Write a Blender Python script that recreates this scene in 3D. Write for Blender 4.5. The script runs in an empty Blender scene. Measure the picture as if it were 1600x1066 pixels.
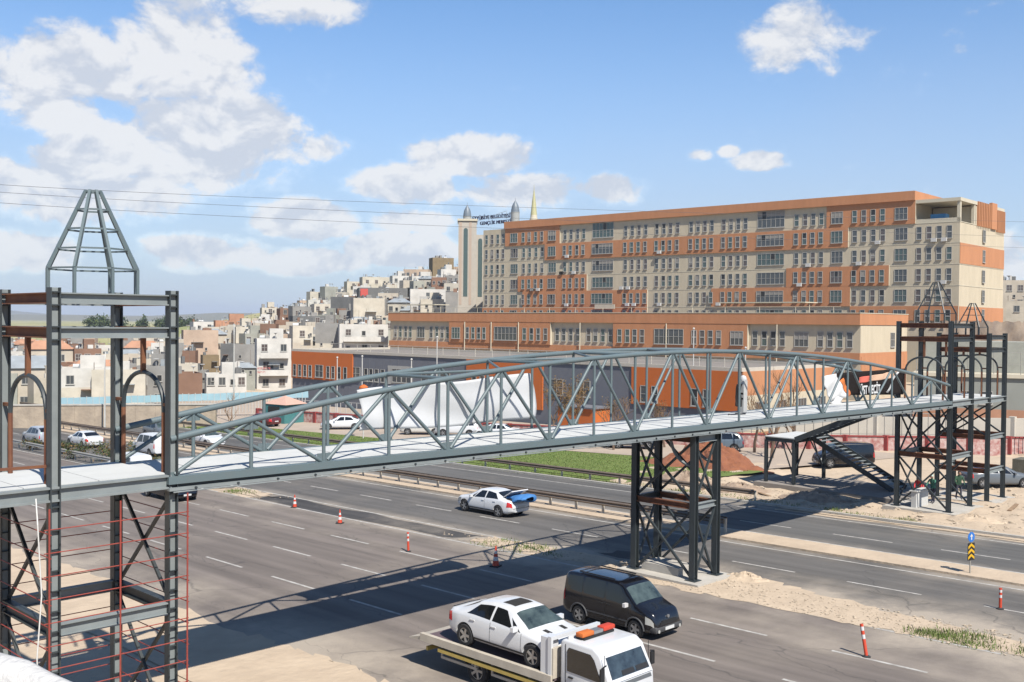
import bpy, bmesh, math, random
import numpy as np
from mathutils import Vector, Matrix
random.seed(7); R = math.radians
scene = bpy.context.scene; COL = scene.collection
# ---------------------------------------------------------------- camera, sky, sun, exposure
# world axes: X runs along the footbridge, Y along the highway, the road falls 1.5 % towards +Y
H = 10.2; F = 1628.0; YAW = R(44.7); PIT = R(-1.05); ROL = R(0.5)
_f = Vector((math.cos(YAW)*math.cos(PIT), math.sin(YAW)*math.cos(PIT), math.sin(PIT)))
_r0 = Vector((math.sin(YAW), -math.cos(YAW), 0)); _u0 = _r0.cross(_f)
_r = _r0*math.cos(ROL) + _u0*math.sin(ROL); _u = _u0*math.cos(ROL) - _r0*math.sin(ROL)
cam = bpy.data.cameras.new('camera'); cam.sensor_width = 36; cam.lens = 36*F/1600; cam.clip_start = 0.1; cam.clip_end = 40000
camo = bpy.data.objects.new('camera', cam); COL.objects.link(camo)
m3 = Matrix((_r, _u, -_f)).transposed(); camo.matrix_world = Matrix.Translation((0, 0, H)) @ m3.to_4x4()
scene.camera = camo
scene.view_settings.view_transform = 'Standard'; scene.view_settings.look = 'None'
scene.view_settings.exposure = 0.9; scene.view_settings.gamma = 1; scene.view_settings.use_curve_mapping = False
scene.cycles.max_bounces = 6; scene.cycles.diffuse_bounces = 3; scene.cycles.glossy_bounces = 3
scene.cycles.transparent_max_bounces = 8; scene.cycles.volume_bounces = 0
SL = -0.0147                                   # road gradient
SUN_EL = 50.0; SUN_AZ = (-0.32, -1.0)           # towards the sun, in X, Y

def ray(x, y): return _f + _r*((x-800)/F) + _u*((533-y)/F)
def D(x, y, d): return Vector((0, 0, H)) + ray(x, y)*d            # a point of the survey, at distance d
def gz(Y): return SL*Y

sun = bpy.data.lights.new('sun', 'SUN'); sun.energy = 5.0; sun.angle = R(0.53); sun.color = (1.0, 0.95, 0.87)
suno = bpy.data.objects.new('sun', sun); COL.objects.link(suno)
_s = Vector((SUN_AZ[0], SUN_AZ[1], 0)).normalized()*math.cos(R(SUN_EL)); _s.z = math.sin(R(SUN_EL))
suno.rotation_euler = _s.to_track_quat('Z', 'Y').to_euler()

def build_world():
    w = bpy.data.worlds.new('World'); scene.world = w; w.use_nodes = True
    nt = w.node_tree; nt.nodes.clear(); N = nt.nodes.new; L = nt.links.new
    out = N('ShaderNodeOutputWorld'); mix = N('ShaderNodeMixShader'); b1 = N('ShaderNodeBackground'); b2 = N('ShaderNodeBackground')
    sky = N('ShaderNodeTexSky'); sky.sky_type = 'NISHITA'; sky.sun_disc = False
    sky.sun_elevation = R(SUN_EL); sky.sun_rotation = math.atan2(_s.x, _s.y); sky.air_density = 1.0; sky.dust_density = 0.0; sky.ozone_density = 3.0; sky.altitude = 500
    b1.inputs['Strength'].default_value = 0.088
    tint = N('ShaderNodeMix'); tint.data_type = 'RGBA'; tint.blend_type = 'MULTIPLY'; tint.inputs[0].default_value = 1.0; L(sky.outputs[0], tint.inputs[6]); tint.inputs[7].default_value = (0.72, 0.90, 1.02, 1); L(tint.outputs[2], b1.inputs['Color'])
    tc = N('ShaderNodeTexCoord'); sep = N('ShaderNodeSeparateXYZ'); L(tc.outputs['Generated'], sep.inputs[0])
    def M(op, a, b=None, c=None):
        n = N('ShaderNodeMath'); n.operation = op
        for i, v in enumerate((a, b, c)):
            if v is None: continue
            if isinstance(v, (int, float)): n.inputs[i].default_value = v
            else: L(v, n.inputs[i])
        return n.outputs[0]
    az = M('ARCTAN2', sep.outputs['Y'], sep.outputs['X']); el = M('ARCSINE', sep.outputs['Z'])
    def noise(scale, detail, rough, vec, dist=0.0):
        n = N('ShaderNodeTexNoise'); n.inputs['Scale'].default_value = scale; n.inputs['Detail'].default_value = detail
        n.inputs['Roughness'].default_value = rough; n.inputs['Distortion'].default_value = dist; L(vec, n.inputs['Vector']); return n.outputs['Fac']
    comb = N('ShaderNodeCombineXYZ'); L(az, comb.inputs[0]); L(M('MULTIPLY', el, 1.35), comb.inputs[1])
    v = comb.outputs[0]
    n1 = noise(15.0, 8, 0.60, v, 0.3); n2 = noise(42.0, 5, 0.62, v); n0 = noise(2.6, 3, 0.5, v)
    field = M('MULTIPLY', M('SUBTRACT', n0, 0.66), 3.0)               # the loose cumulus all round
    # the cumulus banks in view: azimuth, elevation, half-widths (radians)
    for cx, cy, wx, wy, k in CLOUDS:
        d = ray(cx, cy); a0 = math.atan2(d.y, d.x); e0 = math.asin(d.z/d.length)
        u = M('MULTIPLY', M('SUBTRACT', az, a0), F/(1.12*wx)); t = M('MULTIPLY', M('SUBTRACT', el, e0), F/(1.15*wy))
        r2 = M('ADD', M('MULTIPLY', u, u), M('MULTIPLY', t, t))
        field = M('MAXIMUM', field, M('SUBTRACT', k, M('MULTIPLY', r2, k)))
    f2 = M('ADD', field, M('ADD', M('MULTIPLY', M('SUBTRACT', n1, 0.5), 3.8), M('MULTIPLY', M('SUBTRACT', n2, 0.5), 1.5)))
    mr = N('ShaderNodeMapRange'); mr.interpolation_type = 'SMOOTHSTEP'; L(f2, mr.inputs[0]); mr.inputs[1].default_value = -0.05; mr.inputs[2].default_value = 1.0
    mr.inputs[4].default_value = 0.93
    # thin milky veil that thickens towards the horizon, broken by the same drift
    vl = N('ShaderNodeMapRange'); vl.interpolation_type = 'SMOOTHSTEP'; L(M('ABSOLUTE', el), vl.inputs[0]); vl.inputs[1].default_value = 0.34; vl.inputs[2].default_value = -0.02; vl.inputs[3].default_value = 0.0; vl.inputs[4].default_value = 0.95
    veil = M('MULTIPLY', vl.outputs[0], M('ADD', M('MULTIPLY', n0, 0.7), 0.55))
    # lit tops and greyer bodies
    comb2 = N('ShaderNodeCombineXYZ'); L(az, comb2.inputs[0]); L(M('ADD', M('MULTIPLY', el, 1.35), 0.02), comb2.inputs[1])
    n3 = noise(15.0, 5, 0.55, comb2.outputs[0], 0.25)
    sh = M('ADD', M('MULTIPLY', M('SUBTRACT', n1, n3), 4.0), M('ADD', M('MULTIPLY', n2, 0.7), 0.08))
    cr = N('ShaderNodeValToRGB'); L(sh, cr.inputs[0])
    cr.color_ramp.elements[0].position = 0.1; cr.color_ramp.elements[0].color = (0.70, 0.74, 0.82, 1)
    cr.color_ramp.elements[1].position = 0.58; cr.color_ramp.elements[1].color = (0.99, 0.985, 0.98, 1)
    cv = N('ShaderNodeMix'); cv.data_type = 'RGBA'; L(mr.outputs[0], cv.inputs[0]); cv.inputs[6].default_value = (0.56, 0.615, 0.735, 1); L(cr.outputs[0], cv.inputs[7]); L(cv.outputs[2], b2.inputs['Color']); b2.inputs['Strength'].default_value = CLOUD_S
    L(M('MAXIMUM', mr.outputs[0], M('MINIMUM', veil, 0.86)), mix.inputs[0]); L(b1.outputs[0], mix.inputs[1]); L(b2.outputs[0], mix.inputs[2]); L(mix.outputs[0], out.inputs[0])
CLOUD_S = 0.50
CLOUDS = [(105, 125, 125, 75, 1.5), (285, 75, 105, 90, 1.5), (330, 210, 150, 60, 1.9), (200, 235, 120, 60, 1.5), (440, 5, 120, 35, 1.1),
          (505, 228, 50, 22, 1.0), (20, 290, 80, 45, 1.7), (120, 265, 100, 40, 1.6), (95, 320, 110, 40, 1.3), (735, 245, 105, 38, 1.7), (640, 290, 95, 36, 1.6),
          (820, 300, 130, 32, 1.7), (960, 297, 70, 26, 1.6), (1250, 62, 90, 52, 1.2), (1200, 252, 48, 17, 1.0), (1090, 242, 22, 10, 0.8), (1138, 236, 18, 9, 0.8),
          (470, 345, 95, 34, 1.9), (620, 390, 90, 32, 2.0), (330, 395, 110, 30, 1.7), (30, 390, 80, 35, 1.8), (1590, 400, 40, 40, 1.4), (480, 410, 90, 24, 1.7), (200, 300, 110, 40, 1.4), (640, 345, 70, 22, 1.6), (330, 265, 120, 40, 1.6)]
build_world()

# ---------------------------------------------------------------- materials
MATS = {}
def alb(c):
    """survey colours to surface reflectance under this sun"""
    m = max(c[:3])*.76; k = .76 if m < .36 else .76*(.36+(m-.36)*.5)/m
    return tuple(v*k for v in c[:3])
def mat(name, col, rough=0.7, var=0.12, scale=3.0, metal=0.0, bump=0.0, bscale=None, col2=None, spec=0.4, coat=0.0, trans=0.0, detail=5.0, stretch=None):
    """Principled material: base colour broken up by two octaves of noise, optional second colour in patches, fine bump."""
    if name in MATS: return MATS[name]
    col = alb(col); col2 = alb(col2) if col2 else None
    m = bpy.data.materials.new(name); m.use_nodes = True; nt = m.node_tree; N = nt.nodes.new; L = nt.links.new
    b = nt.nodes['Principled BSDF']; b.inputs['Roughness'].default_value = rough; b.inputs['Metallic'].default_value = metal
    b.inputs['Specular IOR Level'].default_value = spec; b.inputs['Coat Weight'].default_value = coat
    if trans: b.inputs['Transmission Weight'].default_value = trans
    tc = N('ShaderNodeNewGeometry'); vec = tc.outputs['Position']
    if stretch:
        mp = N('ShaderNodeMapping'); mp.inputs['Scale'].default_value = stretch; L(vec, mp.inputs[0]); vec = mp.outputs[0]
    n = N('ShaderNodeTexNoise'); n.inputs['Scale'].default_value = scale; n.inputs['Detail'].default_value = detail; n.inputs['Roughness'].default_value = 0.62; L(vec, n.inputs['Vector'])
    c2 = col2 or tuple(c*0.55 for c in col[:3])
    r = N('ShaderNodeMapRange'); L(n.outputs['Fac'], r.inputs[0]); r.inputs[1].default_value = 0.3; r.inputs[2].default_value = 0.75
    r.inputs[3].default_value = 0.0; r.inputs[4].default_value = 1.0 if col2 else var*2.2
    mx = N('ShaderNodeMix'); mx.data_type = 'RGBA'; L(r.outputs[0], mx.inputs[0]); mx.inputs[6].default_value = (*col[:3], 1); mx.inputs[7].default_value = (*c2[:3], 1)
    L(mx.outputs[2], b.inputs['Base Color'])
    if bump:
        n2 = N('ShaderNodeTexNoise'); n2.inputs['Scale'].default_value = bscale or scale*6; n2.inputs['Detail'].default_value = 4; L(vec, n2.inputs['Vector'])
        bp = N('ShaderNodeBump'); bp.inputs['Strength'].default_value = bump; bp.inputs['Distance'].default_value = 0.05; L(n2.outputs['Fac'], bp.inputs['Height']); L(bp.outputs[0], b.inputs['Normal'])
    MATS[name] = m; return m

def glass(name, col, rough=0.06):
    if name in MATS: return MATS[name]
    m = bpy.data.materials.new(name); m.use_nodes = True; b = m.node_tree.nodes['Principled BSDF']
    b.inputs['Base Color'].default_value = (*col, 1); b.inputs['Roughness'].default_value = rough; b.inputs['Specular IOR Level'].default_value = 0.7
    MATS[name] = m; return m

def road_mat(name, col, dust, dustamt, sx=0.06, bands=()):
    """asphalt with wheel-track streaks along the road, dust drifts (bands: X, half width, Y from, Y to, amount) and fine aggregate"""
    col = alb(col); dust = alb(dust)
    m = bpy.data.materials.new(name); m.use_nodes = True; nt = m.node_tree; N = nt.nodes.new; L = nt.links.new; b = nt.nodes['Principled BSDF']
    b.inputs['Roughness'].default_value = 0.85; b.inputs['Specular IOR Level'].default_value = 0.25
    g = N('ShaderNodeNewGeometry'); mp = N('ShaderNodeMapping'); mp.inputs['Scale'].default_value = (1.3, sx, 0); L(g.outputs['Position'], mp.inputs[0])
    n = N('ShaderNodeTexNoise'); n.inputs['Scale'].default_value = 1.0; n.inputs['Detail'].default_value = 5; L(mp.outputs[0], n.inputs['Vector'])
    n2 = N('ShaderNodeTexNoise'); n2.inputs['Scale'].default_value = 0.16; n2.inputs['Detail'].default_value = 7; n2.inputs['Roughness'].default_value = 0.66; L(g.outputs['Position'], n2.inputs['Vector'])
    n3 = N('ShaderNodeTexNoise'); n3.inputs['Scale'].default_value = 38; n3.inputs['Detail'].default_value = 3; L(g.outputs['Position'], n3.inputs['Vector'])
    cr = N('ShaderNodeValToRGB'); L(n.outputs['Fac'], cr.inputs[0]); e = cr.color_ramp.elements
    e[0].position = 0.3; e[0].color = (*[c*0.72 for c in col], 1); e[1].position = 0.72; e[1].color = (*[c*1.26 for c in col], 1)
    mr = N('ShaderNodeMapRange'); L(n2.outputs['Fac'], mr.inputs[0]); mr.inputs[1].default_value = 0.5; mr.inputs[2].default_value = 0.78; mr.inputs[4].default_value = dustamt
    fac = mr.outputs[0]; sp = N('ShaderNodeSeparateXYZ'); L(g.outputs['Position'], sp.inputs[0])
    def M(op, a, c):
        q = N('ShaderNodeMath'); q.operation = op; q.use_clamp = op == 'ADD'
        for i, w_ in enumerate((a, c)):
            if isinstance(w_, (int, float)): q.inputs[i].default_value = w_
            else: L(w_, q.inputs[i])
        return q.outputs[0]
    for bx, bw, y0, y1, amt in bands:
        u = M('SUBTRACT', 1.0, M('DIVIDE', M('ABSOLUTE', M('SUBTRACT', sp.outputs['X'], bx), 0), bw)); v = M('DIVIDE', M('SUBTRACT', (y1-y0)/2, M('ABSOLUTE', M('SUBTRACT', sp.outputs['Y'], (y0+y1)/2), 0)), 2.5)
        k = M('MULTIPLY', M('MINIMUM', M('MAXIMUM', u, 0.0), 1.0), M('MINIMUM', M('MAXIMUM', v, 0.0), 1.0))
        k = M('MULTIPLY', k, M('ADD', M('MULTIPLY', M('SUBTRACT', n2.outputs['Fac'], 0.36), 3.4), 0.0)); fac = M('ADD', fac, M('MULTIPLY', k, amt))
    mx = N('ShaderNodeMix'); mx.data_type = 'RGBA'; L(fac, mx.inputs[0]); L(cr.outputs[0], mx.inputs[6]); mx.inputs[7].default_value = (*dust, 1)
    mu = N('ShaderNodeMix'); mu.data_type = 'RGBA'; mu.blend_type = 'MULTIPLY'; mu.inputs[0].default_value = 0.35; L(mx.outputs[2], mu.inputs[6]); L(n3.outputs['Fac'], mu.inputs[7])
    # cracks: thin dark seams of a stretched cell pattern
    vo = N('ShaderNodeTexVoronoi'); vo.feature = 'DISTANCE_TO_EDGE'; vo.inputs['Scale'].default_value = 0.22; mp2 = N('ShaderNodeMapping'); mp2.inputs['Scale'].default_value = (1.6, 0.45, 0)
    n4 = N('ShaderNodeTexNoise'); n4.inputs['Scale'].default_value = 1.2; L(g.outputs['Position'], n4.inputs['Vector'])
    va = N('ShaderNodeVectorMath'); va.operation = 'ADD'; L(g.outputs['Position'], va.inputs[0]); L(n4.outputs['Color'], va.inputs[1]); L(va.outputs[0], mp2.inputs[0]); L(mp2.outputs[0], vo.inputs['Vector'])
    mc = N('ShaderNodeMapRange'); L(vo.outputs['Distance'], mc.inputs[0]); mc.inputs[1].default_value = 0.0; mc.inputs[2].default_value = 0.006; mc.inputs[3].default_value = 0.45; mc.inputs[4].default_value = 0.0
    mk = N('ShaderNodeMix'); mk.data_type = 'RGBA'; L(mc.outputs[0], mk.inputs[0]); L(mu.outputs[2], mk.inputs[6]); mk.inputs[7].default_value = (0.03, 0.03, 0.03, 1)
    L(mk.outputs[2], b.inputs['Base Color'])
    bp = N('ShaderNodeBump'); bp.inputs['Strength'].default_value = 0.25; bp.inputs['Distance'].default_value = 0.02; L(n3.outputs['Fac'], bp.inputs['Height']); L(bp.outputs[0], b.inputs['Normal'])
    return m

# ---------------------------------------------------------------- mesh helpers
class MB:
    def __init__(s): s.v = []; s.f = []; s.m = []
    def add(s, vs, fs, mi=0):
        o = len(s.v); s.v += [tuple(p) for p in vs]; s.f += [tuple(i+o for i in f) for f in fs]; s.m += [mi]*len(fs); return s
    def box(s, c, d, rz=0.0, mi=0, taper=1.0):
        x, y, z = d[0]/2, d[1]/2, d[2]/2; ca, sa = math.cos(rz), math.sin(rz); vs = []
        for k, t in ((-1, 1.0), (1, taper)):
            for a, b in ((-1, -1), (1, -1), (1, 1), (-1, 1)):
                px, py = a*x*t, b*y*t; vs.append((c[0]+px*ca-py*sa, c[1]+px*sa+py*ca, c[2]+k*z))
        return s.add(vs, [(3, 2, 1, 0), (4, 5, 6, 7), (0, 1, 5, 4), (1, 2, 6, 5), (2, 3, 7, 6), (3, 0, 4, 7)], mi)
    def b2(s, a, b, mi=0): return s.box([(a[i]+b[i])/2 for i in range(3)], [abs(b[i]-a[i]) for i in range(3)], 0, mi)
    def bar(s, p, q, w, h, up=(0, 0, 1), mi=0):
        p = Vector(p); q = Vector(q); d = (q-p).normalized(); u = Vector(up); sd = d.cross(u)
        if sd.length < 1e-4: sd = d.cross(Vector((1, 0, 0)))
        sd.normalize(); u = sd.cross(d); vs = [b + sd*(i*w/2) + u*(j*h/2) for b in (p, q) for i, j in ((-1, -1), (1, -1), (1, 1), (-1, 1))]
        return s.add(vs, [(0, 1, 2, 3), (7, 6, 5, 4), (0, 4, 5, 1), (1, 5, 6, 2), (2, 6, 7, 3), (3, 7, 4, 0)], mi)
    def ibeam(s, p, q, w, h, up=(0, 0, 1), tf=0.03, tw=0.025, mi=0):
        """I section from p to q: two flanges w wide, web h high along up"""
        p = Vector(p); q = Vector(q); d = (q-p).normalized(); u = Vector(up); sd = d.cross(u).normalized(); u = sd.cross(d)
        for k in (-1, 1): s.bar(p+u*(k*(h-tf)/2), q+u*(k*(h-tf)/2), w, tf, u, mi)
        return s.bar(p, q, tw, h-2*tf, u, mi)
    def tube(s, p, q, r, n=10, r2=None, mi=0, caps=True):
        p = Vector(p); q = Vector(q); d = (q-p).normalized(); a = d.orthogonal().normalized(); b = d.cross(a); r2 = r if r2 is None else r2
        vs = []
        for c, rr in ((p, r), (q, r2)): vs += [c + a*(rr*math.cos(2*math.pi*i/n)) + b*(rr*math.sin(2*math.pi*i/n)) for i in range(n)]
        fs = [(i, (i+1) % n, n+(i+1) % n, n+i) for i in range(n)]
        if caps: fs += [tuple(range(n-1, -1, -1)), tuple(range(n, 2*n))]
        return s.add(vs, fs, mi)
    def path(s, pts, r, n=8, mi=0):
        pts = [Vector(p) for p in pts]; vs = []; up = None; rr = r if isinstance(r, (list, tuple)) else [r]*len(pts)
        for i, p in enumerate(pts):
            d = (pts[min(i+1, len(pts)-1)] - pts[max(i-1, 0)]).normalized()
            if up is None: up = d.orthogonal().normalized()
            up = (up - d*up.dot(d)).normalized(); b = d.cross(up)
            vs += [p + up*(rr[i]*math.cos(2*math.pi*k/n)) + b*(rr[i]*math.sin(2*math.pi*k/n)) for k in range(n)]
        fs = [(i*n+k, i*n+(k+1) % n, (i+1)*n+(k+1) % n, (i+1)*n+k) for i in range(len(pts)-1) for k in range(n)]
        fs += [tuple(range(n-1, -1, -1)), tuple(range((len(pts)-1)*n, len(pts)*n))]
        return s.add(vs, fs, mi)
    def grid(s, fn, nu, nv, mi=0):
        vs = [fn(i/nu, j/nv) for i in range(nu+1) for j in range(nv+1)]
        return s.add(vs, [(i*(nv+1)+j, (i+1)*(nv+1)+j, (i+1)*(nv+1)+j+1, i*(nv+1)+j+1) for i in range(nu) for j in range(nv)], mi)
    def extr(s, pts, h0, h1, axis='z', mi=0):
        """closed outline pts (2d) extruded along an axis from h0 to h1"""
        n = len(pts); P = {'z': lambda a, b, h: (a, b, h), 'y': lambda a, b, h: (a, h, b), 'x': lambda a, b, h: (h, a, b)}[axis]
        vs = [P(a, b, h0) for a, b in pts] + [P(a, b, h1) for a, b in pts]
        return s.add(vs, [tuple(range(n-1, -1, -1)), tuple(range(n, 2*n))] + [(i, (i+1) % n, n+(i+1) % n, n+i) for i in range(n)], mi)
    def lathe(s, c, prof, n=12, mi=0):
        vs = [(c[0]+r*math.cos(2*math.pi*k/n), c[1]+r*math.sin(2*math.pi*k/n), c[2]+z) for r, z in prof for k in range(n)]
        fs = [(i*n+k, i*n+(k+1) % n, (i+1)*n+(k+1) % n, (i+1)*n+k) for i in range(len(prof)-1) for k in range(n)]
        fs += [tuple(range(n-1, -1, -1)), tuple(range((len(prof)-1)*n, len(prof)*n))]
        return s.add(vs, fs, mi)
    def mesh(s, name, mats, org=(0, 0, 0), smooth=False, fix=False):
        me = bpy.data.meshes.new(name); o = org
        me.from_pydata([(a-o[0], b-o[1], c-o[2]) for a, b, c in s.v], [], s.f)
        for mm in (mats if isinstance(mats, (list, tuple)) else [mats]): me.materials.append(mm)
        me.polygons.foreach_set('material_index', s.m)
        if fix:
            bm = bmesh.new(); bm.from_mesh(me); bmesh.ops.recalc_face_normals(bm, faces=bm.faces); bm.to_mesh(me); bm.free()
        if smooth:
            me.polygons.foreach_set('use_smooth', [True]*len(me.polygons)); me.set_sharp_from_angle(angle=R(38 if smooth is True else smooth))
        return me
    def build(s, name, mats, parent=None, smooth=False, fix=False, label=None):
        org = (0, 0, 0) if parent is None or _root(parent).get('_local') else tuple(_root(parent).location)
        return inst(s.mesh(name, mats, org, smooth, fix), name, parent, label=label)
def _root(o):
    while o.parent is not None: o = o.parent
    return o
def inst(me, name, parent=None, loc=(0, 0, 0), rz=0.0, sc=(1, 1, 1), label=None):
    o = bpy.data.objects.new(name, me); COL.objects.link(o); o.location = loc; o.rotation_euler = (0, 0, rz); o.scale = sc
    if parent is not None: o.parent = parent
    if label: o['label'] = label
    return o
def tag(o, label=None, cat=None, group=None, kind=None):
    if label: o['label'] = label
    if cat: o['category'] = cat
    if group: o['group'] = group
    if kind: o['kind'] = kind
    return o
def thing(name, label, cat, loc=(0, 0, 0), rz=0.0, group=None, local=False):
    o = bpy.data.objects.new(name, None); COL.objects.link(o); o.location = loc; o.rotation_euler = (0, 0, rz); o.empty_display_size = 0.2
    if local: o['_local'] = 1
    return tag(o, label, cat, group)
def copy_tree(o, parent=None):
    c = o.copy(); COL.objects.link(c); c.parent = parent
    for ch in [x for x in o.children]: copy_tree(ch, c)
    return c
def struct(mb, name, m, smooth=False): return tag(mb.build(name, m, None, smooth), kind='structure')
# ---------------------------------------------------------------- ground, roads, verges
def gl(Y):                                       # level of the highway corridor
    return SL*Y if Y < 170 else SL*170 - 0.6*(1-math.exp(-(Y-170)/120))
SAND = (0.55, 0.44, 0.325); DUST = (0.42, 0.36, 0.29)
M_sand = mat('sandy_soil', SAND, 0.95, 0, 0.8, bump=0.9, bscale=3.0, col2=(0.41, 0.325, 0.24), spec=0.1, detail=8)
M_land = mat('open_land', (0.42, 0.36, 0.22), 0.95, 0, 0.035, bump=0.3, bscale=0.2, col2=(0.17, 0.21, 0.07), spec=0.1, detail=8)
M_hill = mat('far_hills', (0.15, 0.155, 0.12), 1.0, 0, 0.0012, col2=(0.22, 0.20, 0.14), spec=0.0)
B1 = ((35.2, 5.0, 4, 34, 1.7), (34.8, 2.6, 30, 62, 1.0), (17.0, 5.5, -40, 90, 2.0), (31, 1.2, 8, 60, .35))
M_road1 = road_mat('asphalt_wide_carriageway', (0.195, 0.165, 0.145), DUST, 0.3, bands=B1)
M_road2 = road_mat('asphalt_service_carriageway', (0.135, 0.126, 0.117), DUST, 0.25, bands=B1+((36.6, 3.5, 6, 30, .8), (43.6, 1.2, -60, 120, .8), (35.6, 2.0, 30, 60, .8)))
M_road3 = road_mat('asphalt_far_carriageway', (0.128, 0.123, 0.116), DUST, 0.25, bands=((46.2, 1.3, -60, 120, .7), (53.6, 1.6, -60, 40, 1.0)))
M_patch = road_mat('asphalt_fresh_patch', (0.075, 0.07, 0.067), DUST, 0.6)
M_pave = mat('block_paving', (0.42, 0.345, 0.275), 0.9, 0.2, 0.4, bump=0.25, bscale=9, spec=0.15)
M_conc = mat('concrete', (0.47, 0.44, 0.39), 0.9, 0.25, 1.3, bump=0.25, bscale=14, spec=0.2)
M_paint = mat('road_paint', (0.52, 0.50, 0.46), 0.8, 0, 3.1, col2=(0.24, 0.22, 0.195), detail=9)
M_grass = mat('lawn_soil', (0.115, 0.165, 0.045), 0.95, 0, 0.5, col2=(0.165, 0.20, 0.065), spec=0.1, bump=0.5, bscale=12)

HOUSE_ANCHORS = []        # filled by the town: x, y, ground level
YS = [-70, -30, 0, 20, 40, 60, 80, 100, 120, 145, 170, 190, 215, 240, 280]
def strip(x0, x1, name, m, dz, ys=YS):
    b = MB()
    b.add([(x, y, gl(y)+dz) for y in ys for x in (x0, x1)], [(2*i, 2*i+1, 2*i+3, 2*i+2) for i in range(len(ys)-1)])
    return struct(b, name, m)
strip(18.4, 34.3, 'road_near_carriageway', M_road1, 0.0)
strip(34.3, 44.0, 'road_middle_carriageway', M_road2, 0.0)
strip(45.9, 54.0, 'road_far_carriageway', M_road3, 0.0)
# central reserve: a low earth strip between kerbs
med = MB(); ys = YS
for i in range(len(ys)-1):
    a, c = ys[i], ys[i+1]
    med.add([(44.0, a, gl(a)+.09), (45.9, a, gl(a)+.09), (45.9, c, gl(c)+.09), (44.0, c, gl(c)+.09)], [(0, 1, 2, 3)])
    med.add([(44.0, a, gl(a)-.2), (44.0, a, gl(a)+.09), (44.0, c, gl(c)+.09), (44.0, c, gl(c)-.2)], [(0, 1, 2, 3)])
    med.add([(45.9, a, gl(a)-.2), (45.9, a, gl(a)+.09), (45.9, c, gl(c)+.09), (45.9, c, gl(c)-.2)], [(0, 1, 2, 3)])
struct(med, 'path_central_reserve', M_sand)
k = MB()
for i in range(len(ys)-1): k.bar((54.12, ys[i], gl(ys[i])+.0), (54.12, ys[i+1], gl(ys[i+1])+.0), 0.22, 0.26)
struct(k, 'kerb_far_carriageway', M_conc)
strip(54.23, 57.2, 'path_far_verge', M_grass, 0.03, [44, 60, 80, 100, 120, 145, 170, 190, 215, 240, 280])
strip(-80, 18.42, 'ground_near_verge', M_sand, -0.02)
# painted lines: one object per line, worn by the material
def solid(x, y0, y1, w=0.14, dz=0.005):
    b = MB(); yy = [y0] + [y for y in YS if y0 < y < y1] + [y1]
    b.add([(x+s, y, gl(y)+dz) for y in yy for s in (-w/2, w/2)], [(2*i, 2*i+1, 2*i+3, 2*i+2) for i in range(len(yy)-1)])
    return b
for x, y0, y1 in ((34.25, 12.0, 240), (36.35, 28.5, 240), (43.35, -60, 240), (46.35, -60, 240), (52.6, -60, 240), (34.25, -60, 9.5)):
    struct(solid(x, y0, y1), 'road_edge_line', M_paint)
def dashes(x, y0, y1, n0=0.0):
    b = MB(); y = y0 + n0
    while y < y1:
        b.add([(x-.065, y, gl(y)+.005), (x+.065, y, gl(y)+.005), (x+.065, y+3.1, gl(y+3.1)+.005), (x-.065, y+3.1, gl(y+3.1)+.005)], [(0, 1, 2, 3)]); y += 5.45
    return b
for x, o in ((23.9, 1.9), (27.3, 1.7), (30.85, 2.0), (39.85, 0.6), (48.75, 0.4)):
    tag(dashes(x, -49.0-0.05, 160, o).build('road_lane_dashes', M_paint), kind='structure')
# worn island of asphalt patches and sand between the carriageways
def blob(name, m, pts, dz, kind='structure', rough=0.35, n=5):
    """irregular sheet: outline in X, Y with the edges broken up"""
    rnd = random.Random(int(pts[0][0]*31+pts[0][1]*7+len(name))); out = []
    for i in range(len(pts)):
        a = pts[i]; c = pts[(i+1) % len(pts)]
        for t in range(n):
            f = t/n; j = 0 if t == 0 else rough
            out.append((a[0]+(c[0]-a[0])*f+rnd.uniform(-j, j), a[1]+(c[1]-a[1])*f+rnd.uniform(-j, j)*1.6))
    b = MB(); b.add([(x, y, gl(y)+dz) for x, y in out], [tuple(range(len(out)))])
    return tag(b.build(name, m), kind=kind)
blob('road_patch_dark', M_patch, [(34.5, 56), (36.2, 56), (36.3, 47), (36.1, 37), (34.5, 39)], 0.004)
blob('road_patch_dark', M_patch, [(37.0, 31), (38.6, 30), (38.2, 25), (36.9, 26)], 0.004)
for pts in ([(34.4, 62), (36.2, 61), (36.1, 57), (35.0, 56.5), (34.4, 57)], [(34.6, 37.4), (36.3, 36.8), (36.6, 30), (35.8, 27), (34.7, 31)],
            [(34.2, 29), (37.0, 28.5), (37.9, 24), (36.9, 18), (35.8, 12), (35.1, 9), (34.4, 13), (34.0, 22)], [(15, 80), (18.5, 80), (18.9, 60), (18.5, 48), (19.1, 40), (18.6, 33), (19.2, 27), (18.7, 22), (19.1, 14), (18.7, 5), (15, 5)],
            [(53.2, 31), (54.0, 31), (54.0, -20), (52.9, -20), (53.3, 10)]):
    blob('sand_drift', M_sand, pts, 0.010, rough=0.24, n=16)
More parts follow.
